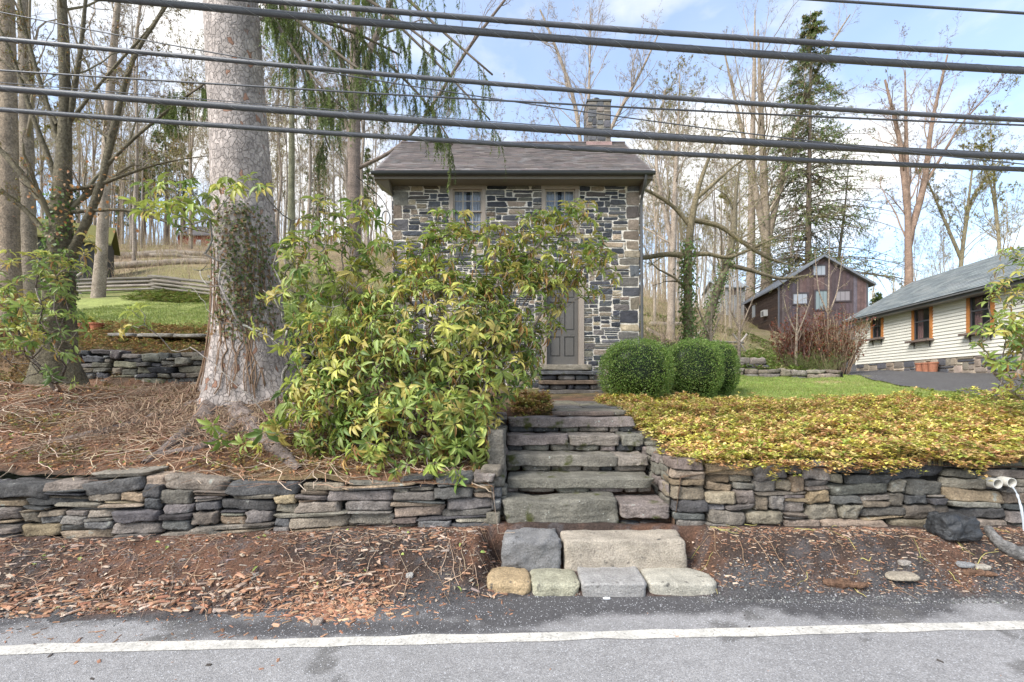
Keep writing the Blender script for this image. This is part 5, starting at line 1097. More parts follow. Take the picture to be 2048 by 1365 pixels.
boxwood(1273, 8.7, 1.34, 1.16, 'clipped round boxwood, leftmost and nearest of the row right of the entry steps', 1, n_=21000)
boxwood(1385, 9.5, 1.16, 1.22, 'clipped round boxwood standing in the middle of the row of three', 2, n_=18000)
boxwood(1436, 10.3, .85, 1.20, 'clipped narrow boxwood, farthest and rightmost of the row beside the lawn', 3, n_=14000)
boxwood(625, 8.6, 1.0, .95, 'dark clipped boxwood half hidden behind the leggy rhododendron', 4, n_=9000)
# twiggy red shrub bed before the barn
def twiggy(name, px, d, hw, h, n_, col, label, seed, budp=None, bs=.04, K=(5, 4), group=None, cat='shrub'):
    r = np.random.default_rng(seed); b = gp(px, d); t = thing(name, b, label, cat, group); a = r.uniform(0, 2*np.pi, n_); q = r.uniform(0, 1, n_)**.6
    end = b+np.stack([np.cos(a)*q*hw, np.sin(a)*q*hw*.6, h*r.uniform(.5, 1, n_)*(1-.25*q)], 1); st0 = b+np.stack([np.cos(a)*q*hw*.35, np.sin(a)*q*hw*.3, 0*a-.05], 1)
    s = np.linspace(0, 1, 7)[None, :, None]; P = st0[:, None]*(1-s)+end[:, None]*s+r.normal(0, .03, (n_, 7, 3))*np.sin(s*np.pi*.9); Rd = np.linspace(1, .3, 7)[None]*np.full((n_, 1), .009*h/1.5)
    m_ = MB(); tubes(m_, P, Rd, 4, pick([col], n_, .2, r))
    Q, Rq = P, Rd
    for k in K: Q, Rq = spawn(Q, Rq, k, (.35, .8), .4, (.25, 1), .15, .1, 4, .6, r, rmin=.003); tubes(m_, Q, Rq, 3, pick([col, np.array(col)*1.2], len(Q), .2, r))
    m_.build('branches', M['twig'], t)
    if budp: f = MB(); buds(f, Q, Rq, 2, bs, budp, r); f.build('leaves', M['leaf'], t)
    return t
RED = [(.30, .07, .05), (.25, .09, .05), (.2, .12, .05)]
twiggy('barberry_bush', 1600, 17.0, 1.2, 2.5, 130, (.24, .15, .12), 'red-leaved twiggy bush standing left in the bed before the barn', 1, RED, .075)
twiggy('barberry_bush', 1668, 16.6, 1.3, 2.7, 130, (.27, .19, .13), 'tall tan twiggy bush with reddish leaves, right in the bed before the barn', 2, RED+[(.3, .25, .12)], .075)
twiggy('broom_bush', 1625, 16.2, 1.3, .9, 120, (.16, .17, .07), 'low green-brown broom-like bush at the front of the bed before the barn', 3, [(.15, .19, .05)], .03)
for i_, (px, d, top, lb) in enumerate([(1592, 16.5, 560, 'thin bare sapling forking above the red bush'), (1655, 16.5, 470, 'taller pale bare sapling right in the bed before the barn'), (1420, 15.5, 580, 'thin bare sapling on the slope left of the barn'), (1478, 18, 560, 'slim bare sapling in front of the barn side wall')]):
    b, lm = up_tree(px, d, 6.5, top, 4)
    yb2 = ypx(b); lm += [[(px+2, (yb2+top)/2+20, 4), (px+20, (yb2+top)/2-25, 3), (px+32, top+30, 1.2)], [(px+2, (yb2+top)/2+20, 4), (px-18, (yb2+top)/2-25, 3), (px-26, top+30, 1.2)]]
    bare_tree(b, lm, d, lb, 'thin saplings on the right slope', (.33, .26, .2), (.3, .24, .19), 200+i_, K=(4, 4, 3), bud=(1, .03, BUDY), rmin=.003, name='sapling', sides=6)
twiggy('woodland_brush', 1330, 20, 2.2, 1.3, 90, (.3, .22, .16), 'tangle of pale brush on the slope right of the house', 5, None, K=(4, 3), cat='brush')
twiggy('woodland_brush', 640, 16, 2.2, 1.7, 120, (.26, .21, .15), 'tangle of tan stems between the spruce and the house', 6, [(.25, .26, .08)], .04, K=(4, 3), cat='brush')

# ------------------------------------------------------------------ ground cover and litter (stuff)
def scatter_xy(n_, x0, x1, y0, y1, r): return r.uniform(x0, x1, n_), r.uniform(y0, y1, n_)
def cover(name, x, y, r, pal, w, h=.09, size=.05, per=6, z=None, label=None, m='cover', hr=(.5, 1.25)):
    n_ = len(x); z = gz(x, y) if z is None else z; hh = h*r.uniform(*hr, n_)*(1+.55*np.clip(fbm(np.stack([x, y, 0*x], -1), 2.6, 19, 3), -1, 1)); O = np.stack([x, y, z+hh], 1)
    ph = np.arange(per)[None]*(2*np.pi/per)+r.uniform(0, 6, (n_, 1)); el_ = r.uniform(-.35, .7, (n_, per)); D = np.stack([np.cos(ph)*np.cos(el_), np.sin(ph)*np.cos(el_), np.sin(el_)], -1).reshape(-1, 3)
    P3 = np.stack([x, y, 0*x], -1); shift = fbm(P3, .9, 77)
    c = pick(pal, n_, .14, r, w); c = c*(1+.1*shift[:, None]); c = np.repeat(c, per, 0)*(1+r.normal(0, .12, (n_*per, 1)))
    m_ = MB(); ln = size*r.uniform(.6, 1.25, n_*per); leaves(m_, np.repeat(O, per, 0)-D*0+r.normal(0, .008, (n_*per, 3)), D, ln, ln*.55, np.clip(c, .01, .95), tpl=LEAF2)
    S0 = O.copy(); S0[:, 2] -= hh+.01; tubes(m_, np.stack([S0, O], 1), np.full((n_, 2), .0018), 3, (.2, .17, .06))
    o = m_.build(name, M[m]); tag(o, label, kind='stuff'); return o
PY = [(.60, .54, .12), (.44, .46, .09), (.70, .58, .22), (.62, .40, .17), (.46, .25, .12), (.28, .34, .07)]
r = np.random.default_rng(300)
x, y = scatter_xy(21000, 1.5, 7.6, 4.13, 9.0, r); 
far_l = np.interp(x, [1.5, 3, 4, 5, 6, 7, 7.6], [9.6, 9.2, 8.7, 8.7, 8.9, 9.1, 9.3]); k = (y < far_l-.1+.15*r.normal(size=len(x))) & ~((x < 1.75) & (y > 4.3) & (y < 5.8) & (r.random(len(x)) < .75)) & (x > np.interp(y, [4, 6, 6.3, 10], [1.55, 1.55, 1.35, 1.75]))
k &= r.random(len(x)) < np.where(y < 6, 1, .75)
k &= (y > 4.25+.05*noise(np.stack([x, y, x*0], -1), 2.5, 8))
x, y = x[k], y[k]; z = np.where(y < 4.5, .93, gz(x, y)); z = np.maximum(z, np.where(y < 4.6, .90, 0))
cover('ground_cover', x, y, r, PY, [.24, .15, .2, .21, .15, .05], h=.085, size=.056, per=7, z=z, hr=(.05, 1.7))
x, y = scatter_xy(5000, 7.6, 14, 4.2, 9.2, r); cover('ground_cover', x, y, r, PY, [.15, .25, .1, .1, .1, .3], h=.13, size=.07, per=6)
# spill over the wall top
cl_ = r.uniform(1.9, 7.3, 26); x = cl_[r.integers(0, 26, 330)]+r.normal(0, .07, 330); y = 4.17+.05*r.random(330); z = .95-np.abs(r.normal(0, .07, 330))*np.exp(-r.random(330)); cover('ground_cover', x, y, r, PY, [.2, .1, .2, .3, .2, 0], h=.02, size=.045, per=6, z=z)
x, y = scatter_xy(900, .0, .55, 5.9, 7.6, r); cover('ground_cover', x, y, r, PY, [.1, .1, .1, .35, .3, .05], h=.15, size=.05, per=7)
# left: bed behind the rear wall and slope of ivy patches
PL = [(.24, .16, .06), (.30, .17, .07), (.22, .25, .06), (.14, .2, .045), (.36, .24, .09), (.17, .10, .05)]
x, y = scatter_xy(12000, -12, -2.6, 7.3, 11.2, r); k0_ = (y > 8.35) | (x < -7.7); x, y = x[k0_], y[k0_]; k = (y < 10.9+.3*r.normal(size=len(x))) | ((x > -6.5) & (y < 12.2)); cover('ground_cover', x[k], y[k], r, PL, [.25, .2, .15, .1, .2, .1], h=.1, size=.055, per=5)
x, y = scatter_xy(3500, -6.6, -3.8, 11.0, 12.6, r); cover('ground_cover', x, y, r, [(.26, .32, .07), (.2, .27, .05)], None, h=.1, size=.06, per=5)
x, y = scatter_xy(4500, -14, -3.6, 16.2, 18.4, r); cover('ground_cover', x, y, r, [(.16, .22, .05), (.2, .25, .06), (.24, .22, .07)], None, h=.12, size=.09, per=5)
x, y = scatter_xy(5200, -7.5, -.3, 4.4, 8.2, r); P3 = np.stack([x, y, 0*x], -1); k = (noise(P3, 1.1, 61) > .22) | ((y > 7.2) & (x < -3) & (r.random(len(x)) < .5)); cover('ground_cover', x[k], y[k], r, PL, [.25, .25, .12, .08, .2, .1], h=.05, size=.045, per=4)
x, y = scatter_xy(9000, 3.5, 16, 15.5, 30, r); P3 = np.stack([x, y, 0*x], -1); k = (x < drive_left(y)-.3) & (noise(P3, .5, 61) > -.5); cover('ground_cover', x[k], y[k], r, [(.15, .22, .045), (.2, .27, .06), (.3, .26, .12)], None, h=.1, size=.13, per=4)
# lawn blades
def grass(x, y, r, pal, h=.045, w=.006, name='grass'):
    n_ = len(x); O = np.stack([x, y, gz(x, y)-.004], 1); D = nrm(np.stack([r.normal(0, .35, n_), r.normal(0, .35, n_), np.ones(n_)], 1)); m_ = MB(); a = r.uniform(0, 6.28, n_)
    leaves(m_, O, D, h*r.uniform(.6, 1.4, n_), w*r.uniform(.7, 1.5, n_), pick(pal, n_, .15, r), tpl=BLADE, up=np.stack([np.cos(a), np.sin(a), 0*a], 1)); tag(m_.build(name, M['leaf']), kind='stuff')
x, y = scatter_xy(90000, 3.0, 11.4, 8.6, 16.2, r); Rm, _ = lawn_mask(x, y); k = (Rm > .4) & (r.random(len(x)) < np.where(y < 12, 1, .6)); grass(x[k], y[k], r, [(.22, .30, .065), (.28, .35, .085), (.36, .36, .13)], w=.012)
x, y = scatter_xy(60000, -13, -3.6, 10.6, 17, r); _, Lm = lawn_mask(x, y); k = Lm > .4; grass(x[k], y[k], r, [(.25, .29, .08), (.31, .33, .11), (.2, .27, .06)], h=.06, w=.016)
x, y = scatter_xy(14000, 3.4, 15, 16, 24, r); k = x < drive_left(y)-.2; grass(x[k], y[k], r, [(.2, .3, .06), (.26, .33, .08)], h=.12, w=.03)
# needles, twigs and vines on the left slope
def sticks(name, x, y, zf, r, pal, L0, L1, rad, curl=.5, lift=.004, w=None, k=3, flat=1.0, n_pts=5):
    n_ = len(x); a = r.uniform(0, 2*np.pi, n_); ln = r.uniform(L0, L1, n_); P = np.zeros((n_, n_pts, 3)); P[:, 0, 0], P[:, 0, 1] = x, y
    for i in range(1, n_pts): a = a+r.normal(0, curl, n_); P[:, i, 0] = P[:, i-1, 0]+np.cos(a)*ln/(n_pts-1); P[:, i, 1] = P[:, i-1, 1]+np.sin(a)*ln/(n_pts-1)
    P[..., 2] = zf(P[..., 0], P[..., 1])+lift+np.abs(r.normal(0, lift, (n_, n_pts))); rd = rad*r.uniform(.5, 1.4, n_)[:, None]*np.linspace(1, .5, n_pts)[None]
    m_ = MB(); tubes(m_, P, rd, k, pick(pal, n_, .18, r, w)); o = m_.build(name, M['litter']); tag(o, kind='stuff'); return o
LIT = [(.31, .145, .075), (.37, .19, .10), (.23, .11, .06), (.34, .23, .14), (.13, .07, .045)]
x, y = scatter_xy(26000, -8.5, -.2, 4.35, 8.0, r); k = (y < np.interp(x, [-8, -4, -2, 0], [8, 8, 7, 6.2])); sticks('twig_litter', x[k], y[k], gz, r, LIT, .04, .16, .0024, .3)
x, y = scatter_xy(1300, -8.2, -.3, 4.35, 7.8, r); sticks('vine_litter', x, y, gz, r, [(.40, .30, .20), (.33, .2, .13), (.46, .36, .27)], .3, 1.1, .0042, .55, lift=.02, n_pts=9)
x, y = scatter_xy(1200, -5, -2.6, 5.2, 7.4, r); sticks('vine_litter', x, y, gz, r, [(.35, .25, .17), (.28, .18, .12)], .3, 1.0, .005, .7, lift=.05, n_pts=9)
# fallen leaves
def flatleaves(name, x, y, zf, r, pal, size, lift=.008, tpl=LEAF):
    n_ = len(x); O = np.stack([x, y, zf(x, y)+lift], 1); a = r.uniform(0, 6.28, n_); D = np.stack([np.cos(a), np.sin(a), r.normal(0, .25, n_)], 1); m_ = MB()
    leaves(m_, O, D, size*r.uniform(.5, 1.3, n_), size*.55*r.uniform(.5, 1.2, n_), pick(pal, n_, .15, r), up=nrm(np.stack([r.normal(0, .4, n_), r.normal(0, .4, n_), np.ones(n_)], 1)), tpl=tpl); tag(m_.build(name, M['litter']), kind='stuff')
x, y = scatter_xy(5200, -8, -.2, 4.35, 8.0, r); flatleaves('fallen_leaves', x, y, gz, r, [(.40, .19, .085), (.5, .28, .13), (.3, .15, .08), (.2, .26, .06)], .06)
x, y = scatter_xy(260, -.08, 1.5, 4.3, 5.9, r)
# bark chips on the verge
vzz = lambda x, y: vz(x, y)
def chips(name, x, y, r, pal, s0, s1, asp=(.15, .4), th=.1, zf=vzz, m='litter', w=None):
    n_ = len(x); O = np.stack([x, y, np.maximum(zf(x, y), 0.0)+.001], 1); a = r.normal(0, .9, n_); D = np.stack([np.cos(a), np.sin(a), r.normal(0, .12, n_)], 1); D = nrm(D); U = nrm(np.stack([r.normal(0, .25, n_), r.normal(0, .25, n_), np.ones(n_)], 1)); X = nrm(np.cross(D, U)); Z = np.cross(X, D)
    ln = (s0+(s1-s0)*r.random(n_)**2.2)[:, None]; m_ = MB(); inst(m_, CHIP[0], CHIP[1], O, X*ln*r.uniform(*asp, (n_, 1)), D*ln, Z*ln*th, pick(pal, n_, .2, r, w)); tag(m_.build(name, M[m]), kind='stuff')
CHP = [(.27, .135, .08), (.34, .19, .115), (.19, .105, .07), (.12, .075, .055), (.38, .29, .22), (.24, .2, .17)]
def band(n_, x0, x1, r, t0=0, t1=1, pw=1.):
    x = r.uniform(x0, x1, n_); e = redge(x)+.03; y = e+(t0+(t1-t0)*r.random(n_)**pw)*(YV(x)-e); return x, y
YV = lambda x: np.where(x < 0, YWL(np.minimum(x, 0))-.02, 4.2)
x, y = band(12000, -7.5, .0, r); k = noise(np.stack([x, y, 0*x], -1), 2.2, 91)*.5+.55+.2*np.exp(-((x+3)/1.5)**2) > r.random(len(x)); x, y = x[k], y[k]; chips('bark_chips', x, y, r, CHP, .008, .10, (.08, .3), th=.06)
x, y = band(20000, -7.5, 7, r); chips('bark_crumbs', x, y, r, CHP+[(.06, .05, .045)]*2, .004, .018, (.4, .9), th=.3)
x, y = band(2000, -7.5, -1.0, r, 0, .35); chips('bark_chips', x, y, r, CHP[:2]+CHP[4:5], .03, .13, (.12, .3), th=.08)
n_ = 900; x = -1.25+r.normal(0, .22, n_); y = 3.42+r.normal(0, .10, n_)+.1*(x+1.25); k = y > 3.12; chips('bark_chips', x[k], y[k], r, [(.38, .19, .11), (.42, .27, .17), (.27, .13, .08)], .015, .09, (.12, .35), th=.08)
x, y = band(4200, 1.6, 5.6, r); chips('bark_chips', x, y, r, [(.2, .11, .07), (.28, .15, .09), (.4, .3, .22)], .006, .06, (.1, .4), th=.08)
x, y = band(3600, 1.5, 5.8, r, -.25, .35, 1.5); chips('gravel', x, y, r, [(.17, .165, .165), (.10, .10, .10), (.28, .275, .27), (.07, .07, .07)], .005, .016, (.6, 1), th=.5, m='litter')
x, y = band(2000, -5.5, 1.5, r, -.2, .8, 1); chips('gravel', x, y, r, [(.2, .19, .19), (.10, .10, .10), (.30, .3, .29)], .004, .011, (.6, 1), th=.5)
x, y = band(600, -5.5, .0, r, -.5, .3, 1); chips('bark_chips', x, y, r, CHP[:3], .01, .06, (.1, .35), th=.05)
x = r.uniform(-4.5, 4.5, 90); y = r.uniform(1.9, 3.4, 90); chips('road_debris', x, y, r, [(.06, .05, .045), (.3, .16, .1)], .01, .05, (.2, .6), th=.08)
x, y = band(170, -5.5, -.2, r, 0, 1); flatleaves('fallen_leaves', x, y, lambda a, b: np.maximum(vz(a, b), 0)+.004, r, [(.36, .25, .18), (.36, .17, .09), (.42, .34, .26), (.3, .35, .1)], .05)
x, y = band(260, -5.5, .0, r, 0, 1); sticks('twig_litter', x, y, lambda a, b: np.maximum(vz(a, b), 0), r, [(.38, .26, .17), (.36, .26, .18)], .1, .4, .0022, .3, lift=.01, n_pts=7)
x, y = band(60, 1.6, 5.8, r, .1, 1); sticks('twig_litter', x, y, lambda a, b: np.maximum(vz(a, b), 0), r, [(.36, .24, .15), (.4, .36, .12)], .08, .35, .0025, .4, lift=.008, n_pts=6)

# ------------------------------------------------------------------ other stone work and small things
dry_wall('stone_wall', lambda s: (-7.9+s, 8.1-.02*s), 4.3, lambda s: 1.60+.0*s, lambda s: 2.26+.03*math.sin(s*3), .07, (2, 8), (1, 3), 'old dry stone terrace wall between the dark tree and the big spruce trunk', 31, n=6, protr=.05,
         pal=[(.13, .12, .11), (.17, .155, .13), (.09, .09, .095), (.2, .18, .14)])
g1 = lambda x, y: float(gz(x, y))
dry_wall('stone_wall', lambda s: (7.0+s, 14.6-.12*s), 3.4, lambda s: g1(7+s, 14.5-.12*s)-.05, lambda s: g1(7+s, 14.5-.12*s)+.26, .11, (2, 6), (1, 3), 'low tumbled stone edging between the right lawn and the twiggy bed', 33, n=4, pal=[(.25, .21, .18), (.3, .25, .2), (.18, .17, .16)])
dry_wall('stone_wall', lambda s: (6.6+s, 16.0-.02*s), 2.4, lambda s: g1(6.6+s, 16)-.05, lambda s: g1(6.6+s, 16)+.42, .12, (2, 6), (1, 3), 'short stacked stone wall behind the lawn just right of the boxwoods', 34, n=4, pal=[(.25, .21, .18), (.32, .27, .22), (.16, .15, .15)])
# flag slabs in the left bed
mb = MB()
for k, (px, py, hw) in enumerate([(262, 678, 26), (330, 686, 40), (395, 688, 34)]):
    d = 9.4; p = at(px, py, d); p[2] = g1(p[0], d)+.10; rock(mb, p, (hw*d/F, .3, .04), (.27, .25, .22), 400+k, 8, jit=.08)
tag(mb.build('flagstones', M['fieldstone'], base=gp(330, 9.4), smooth=True), 'flat pale slabs lying in the leafy bed above the left terrace wall', 'flagstones')
# terracotta pots with a plant
mb = thing('flower_pot', gp(181, 10.2), 'orange terracotta pots with a small green plant on the left bed edge', 'plant pot')
pm = MB(); g0 = gp(181, 10.2)
for dx in (-.13, .13): tubes(pm, g0+np.array([[dx, 0, 0], [dx, 0, .16], [dx, 0, .165], [dx, 0, .20], [dx, 0, .19], [dx, 0, .12]]), np.array([.09, .12, .14, .14, .12, .11]), 18, (.36, .13, .07))
pm.build('pot', M['wood'], mb); pl = MB(); n_ = 60; O = np.repeat((g0+np.array([-.1, 0, .18]))[None], n_, 0); D = nrm(r.normal(size=(n_, 3))+np.array([0, 0, 1.2])); leaves(pl, O+D*.05, D, .16, .05, pick(RH, n_, .1, r)); pl.build('plant', M['leaf'], mb)
# split rail fences
def rail_fence(px0, px1, d0, d1, label, seed, n_rail=4, posts=True, hgt=.75, seg=2.6, pe=1):
    r = np.random.default_rng(seed); a = gp(px0, d0); b = gp(px1, d1); t = thing('rail_fence', a, label, 'fence'); L_ = np.linalg.norm((b-a)[:2]); ns = max(1, int(L_/seg)); 
    pts = [a+(b-a)*k/ns+np.array([0, (.5 if k % 2 else 0), 0]) for k in range(ns+1)]
    for p in pts: p[2] = g1(p[0], p[1])
    for k in range(ns):
        m_ = MB()
        for q in range(n_rail):
            z = .10+q*hgt/n_rail; e = nrm(pts[k+1]-pts[k])*.25; P = np.linspace(pts[k]-e, pts[k+1]+e, 7)+np.array([0, 0, z+(.06 if k % 2 else 0)])+r.normal(0, .012, (7, 3)); V, Fq = roughen(P, np.full(7, .055)*r.uniform(.8, 1.2), 7, 14, .15, seed+q); m_.add(V, Fq, pick([(.21, .18, .15), (.26, .225, .19), (.15, .13, .11)], 1, .1, r)[0])
        m_.build('rails', M['wood'], t)
    for p in pts[::pe]:
        m_ = MB()
        for s in (-1, 1): Q = np.array([p+np.array([s*.45, .1*s, -.1]), p+np.array([0, 0, hgt*.8]), p+np.array([-s*.4, -.1*s, hgt*1.55])]); Q = resamp(Q, 5); V, Fq = roughen(Q, np.full(5, .05), 7, 10, .12, seed); m_.add(V, Fq, (.36, .32, .28))
        m_.build('post', M['wood'], t)
    return t
rail_fence(140, 440, 18.3, 17.6, 'weathered zigzag split rail fence beyond the left lawn', 1, n_rail=4, hgt=.58, seg=2.4, pe=2)
rail_fence(1385, 1490, 21, 22, 'short weathered split rail fence on the right slope beside the barn', 2, n_rail=3, hgt=.6)
# timber edging and fallen logs
def log(px0, py0, px1, py1, d, w, label, seed, name='fallen_log', cat='log', col=(.30, .25, .2), lie=True, wob=.06):
    a, b = at(px0, py0, d), at(px1, py1, d+.6); P = resamp(np.array([a, (a+b)/2+np.array([0, 0, .05]), b]), 10); P = P+vnoise(P, .7, seed, 2)*wob
    if lie: P[:, 2] = gz(P[:, 0], P[:, 1])+w*.55
    V, Fq = roughen(P, np.linspace(w, w*.7, 10), 12, 40, .14, seed); m_ = MB(); m_.add(V, Fq, col)
    nv = 12; m_.add(V[:nv], np.arange(nv)[None, ::-1], (.4, .32, .24)); m_.add(V[-nv:], np.arange(nv)[None], (.4, .32, .24))
    tag(m_.build(name, M['bark'], base=P[5]-np.array([0, 0, w]), smooth=True), label, cat, 'fallen logs on the wooded slope')
log(222, 484, 420, 512, 27, .25, 'upper long fallen trunk on the left slope below the red cottage', 1); log(222, 516, 440, 530, 24, .22, 'lower long fallen trunk on the left slope, behind the rail fence', 2)
log(300, 500, 420, 505, 26, .14, 'thin fallen branch lying between the two long trunks', 3); log(1285, 615, 1345, 655, 17.5, .22, 'thick cut log lying on the slope just right of the house downspout', 4, col=(.34, .27, .2)); log(1290, 600, 1370, 598, 24, .2, 'pale fallen log higher on the slope right of the house', 5)
log(1300, 585, 1380, 575, 27, .16, 'slim fallen log at the top of the brush right of the house', 6); log(1390, 548, 1440, 560, 36, .2, 'distant fallen log left of the pale outbuilding', 7)
mb = MB(); P = resamp(np.array([at(150, 548, 19.4), at(360, 568, 18.9)]), 8); P[:, 2] = gz(P[:, 0], P[:, 1])+.25; V, Fq = roughen(P, np.full(8, .17), 4, 20, .03, 3); mb.add(V, Fq, (.06, .052, .045)); tag(mb.build('timber_edging', M['wood'], base=P[4]), 'long dark timber edging lying behind the left rail fence', 'timber')
mb = MB(); 
for k in range(14):
    a = gp(1290+r.uniform(0, 80), 18+r.uniform(0, 3)); e = a+np.array([r.normal(0, .8), r.normal(0, .5), r.uniform(.1, .5)]); tubes(mb, resamp(np.array([a, e]), 4), np.array([.04, .035, .03, .02]), 6, pick([(.3, .22, .16)], 1, .2, r)[0])
tag(mb.build('brush_pile', M['bark'], base=gp(1330, 19)), 'heap of cut branches on the slope right of the house', 'brush pile')
# drain pipes with running water, black rock and driftwood at the right end of the wall
for k, (px, py, l) in enumerate([(1996, 968, 'short white drain pipe end, left of the pair in the right stone wall'), (2024, 966, 'short white drain pipe end pouring a thin stream of water at the right stone wall')]):
    p = at(px, py, 4.23); mb = MB(); ea = np.arange(24)/24*2*np.pi; ri = lambda rr, dy: np.stack([p[0]+rr*np.cos(ea), 0*ea+p[1]+dy, p[2]+rr*np.sin(ea)], 1)
    jj_ = np.arange(24); j2_ = (jj_+1) % 24; mb.add(np.concatenate([ri(.045, .35), ri(.045, 0), ri(.039, 0), ri(.039, .34)]), np.concatenate([np.stack([jj_+24*q_, j2_+24*q_, j2_+24*q_+24, jj_+24*q_+24], 1) for q_ in range(3)]), (.55, .53, .48)); mb.add(ri(.039, .33), jj_[None], (.03, .03, .03)); tag(mb.build('drain_pipe', M['paint'], base=p, smooth=False), l, 'pipe', 'white drain pipes in the wall')
mb = MB(); q = np.array([at(2024, 973, 4.22), at(2033, 985, 4.12), at(2040, 1005, 4.02), at(2046, 1035, 4.0), at(2048, 1062, 4.0)]); q = resamp(q, 16); V, Fq = roughen(q, np.linspace(.006, .010, 16), 8, 50, .45, 5); mb.add(V, Fq, (.5, .55, .6)); tag(mb.build('water_stream', M['water'], base=q[8], smooth=True), 'thin stream of water falling from the right drain pipe', 'water')
mb = MB(); rock(mb, at(1903, 1050, 4.02)+np.array([0, 0, -.02]), (.15, .13, .11), (.035, .037, .04), 505, 18, k=4, jit=.22, rough=.12); tag(mb.build('boulder', M['rock'], base=at(1903, 1070, 4.05), smooth=True), 'wet black boulder at the foot of the right wall near the drain pipes', 'rock')
def on_v(px, py):
    for d in np.arange(3.0, 4.6, .01):
        p = at(px, py, d)
        if p[2] < max(float(vz(np.array(p[0]), np.array(d))), 0): return p
    return p
for k, (px, py, hw, hd, c, l) in enumerate([(1797, 1152, .13, .09, (.42, .36, .28), 'largest pale wedge-shaped flat stone on the verge right of the steps'), (1806, 1128, .045, .035, (.38, .34, .3), 'small pale stone just behind the large wedge-shaped one'), (1930, 1133, .06, .04, (.28, .28, .28), 'small grey stone near the right edge of the verge'),
     (1964, 1137, .06, .04, (.4, .36, .3), 'small cream stone beside the grey one near the driftwood'), (820, 1154, .03, .02, (.42, .4, .37), 'small pale stone among bark chips left of the blocks'), (638, 1247, .035, .03, (.36, .29, .24), 'small tan stone at the edge of the road left')]):
    p = on_v(px, py); mb = MB(); rock(mb, p+np.array([0, 0, .012]), (hw, hd, .022), c, 520+k, 8, k=4, jit=.28, rough=.06); tag(mb.build('flat_stone', M['block'], base=p, smooth=True), l, 'stone', 'loose stones on the verge')
for k, (px, py, ang, ln, w, l) in enumerate([(1690, 1172, -.35, .34, .035, 'shaggy brown piece of bark lying on gravel right of the blocks'), (1955, 1150, -.5, .28, .03, 'broken orange-brown branch piece at the far right of the verge')]):
    p = on_v(px, py); P = np.array([p+np.array([s*ln/2*math.cos(ang), s*ln/2*math.sin(ang)*.6, .015]) for s in np.linspace(-1, 1, 8)]); V, Fq = roughen(P, w*np.array([.4, .9, 1, .9, 1, .8, .7, .3]), 10, 40, .5, k); mb = MB(); mb.add(V, Fq, (.19, .11, .07)); tag(mb.build('bark_piece', M['bark'], base=p), l, 'bark')
q = [on_v(1975, 1070), on_v(1995, 1098), on_v(2025, 1118), on_v(2075, 1130)]; q = resamp(np.array([a+np.array([0, 0, .06]) for a in q]), 12); V, Fq = roughen(q, np.linspace(.03, .065, 12), 14, 50, .25, 8); mb = MB(); mb.add(V, Fq, (.22, .21, .2)); tag(mb.build('driftwood_log', M['bark'], base=q[0], smooth=True), 'grey curved driftwood log at the bottom right below the drain pipes', 'log')
for k, (px, py) in enumerate([(1098, 1191), (1213, 1199)]):
    p = on_v(px, py); mb = MB(); rock(mb, p+np.array([0, 0, .008]), ((.018, .028)[k], .01, .006), (.75, .77, .8), 540+k, 4, k=5, jit=.1); tag(mb.build('plastic_scrap', M['paint'], base=p), ('small crumpled white scrap at the foot of the front blocks', 'longer white scrap on the road edge before the square grey block')[k], 'litter')
# dark garden post behind the rhododendron
p = gp(607, 8.2); mb = MB(); mb.box(p-np.array([.04, .04, .1]), p+np.array([.04, .04, 1.15]), (.05, .05, .045)); mb.box(p+np.array([-.07, -.07, 1.15]), p+np.array([.07, .07, 1.32]), (.06, .06, .055)); tubes(mb, np.array([p+[0, 0, 1.32], p+[0, 0, 1.37], p+[0, 0, 1.42]]), np.array([.1, .07, .01]), 10, (.04, .04, .04))
tag(mb.build('lamp_post', M['metal'], base=p), 'short dark garden lamp post behind the leggy rhododendron', 'lamp post')

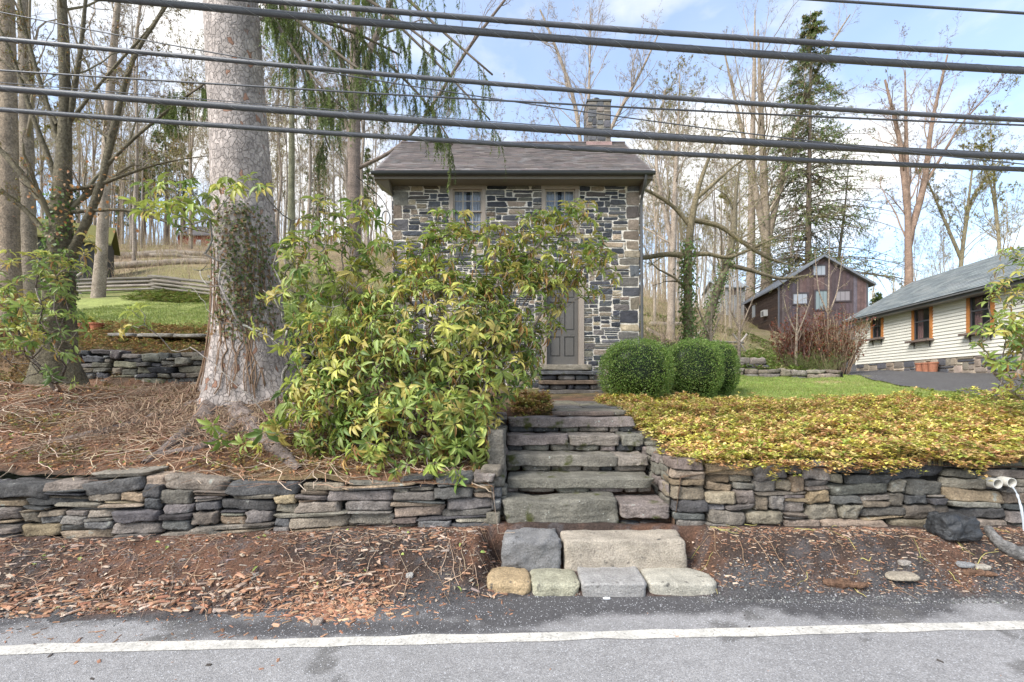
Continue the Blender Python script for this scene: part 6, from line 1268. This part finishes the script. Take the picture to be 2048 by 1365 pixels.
# ------------------------------------------------------------------ overhead cables
CB = [([(-300, -75), (500, -2), (700, 16), (1250, 62), (2048, 108), (2500, 128)], 10, 'topmost long thick cable crossing the whole sky'),
      ([(-300, -55), (240, 0), (700, 39), (1250, 90), (2048, 141), (2500, 162)], 13, 'thickest upper cable, second from the top'),
      ([(-300, 50), (0, 78), (700, 142), (1250, 191), (2048, 239), (2500, 260)], 8.5, 'medium cable passing just above the chimney'),
      ([(-300, 122), (0, 141), (700, 184), (1250, 216), (2048, 250), (2500, 266)], 3.4, 'thin cable crossing the chimney top'),
      ([(-300, 140), (0, 165), (700, 222), (1250, 263), (2048, 307), (2500, 326)], 1.6, 'very thin wire running just above the heavy lower cable'),
      ([(-300, -38), (0, 25), (403, 100), (877, 180), (1250, 239), (2048, 326), (2500, 370)], 2.2, 'very thin steeply sloping wire crossing the other cables'),
      ([(-300, 152), (0, 177), (700, 231), (1250, 271), (2048, 314), (2500, 334)], 12, 'heavy lower cable crossing above the house roof'),
      ([(-300, 197), (0, 219), (700, 269), (1250, 304), (2048, 338), (2500, 354)], 9, 'lowest speckled cable, just over the house roof'),
      ([(1200, -30), (1640, 0), (2048, 27), (2500, 55)], 5, 'short stretch of cable at the top right corner')]
for k, (pts, w, l) in enumerate(CB):
    d = 4.6+.08*k; q = np.array([at(a, b, d) for a, b in pts]); xx = np.linspace(q[0, 0], q[-1, 0], 60)
    co_f = np.polyfit(q[:, 0], q[:, 2], 2 if len(pts) < 5 else 3); zz = np.polyval(co_f, xx); P = np.stack([xx, 0*xx+d, zz], 1); mb = MB()
    e0, e1 = P[0]-nrm(P[1]-P[0])*25, P[-1]+nrm(P[-1]-P[-2])*25
    rr_ = w*d/F/2; P = np.concatenate([e0[None], P, e1[None]]); tubes(mb, P, np.full(62, rr_), 12, (.085, .088, .10))
    if w > 8:      # lashing wire
        nt_ = 900; t = np.linspace(0, 1, nt_); X = q[0, 0]+(q[-1, 0]-q[0, 0])*t; a = X*2*np.pi/.42; tubes(mb, np.stack([X, d+(rr_+.001)*np.cos(a), np.polyval(co_f, X)+(rr_+.001)*np.sin(a)], 1), np.full(nt_, .0016), 3, (.35, .35, .36))
    tag(mb.build('overhead_cable', M['cable'], base=P[30], smooth=True), l, 'cable', 'overhead utility cables')
print('built', len(bpy.data.objects), 'objects;', sum(len(m.polygons) for m in bpy.data.meshes), 'faces')
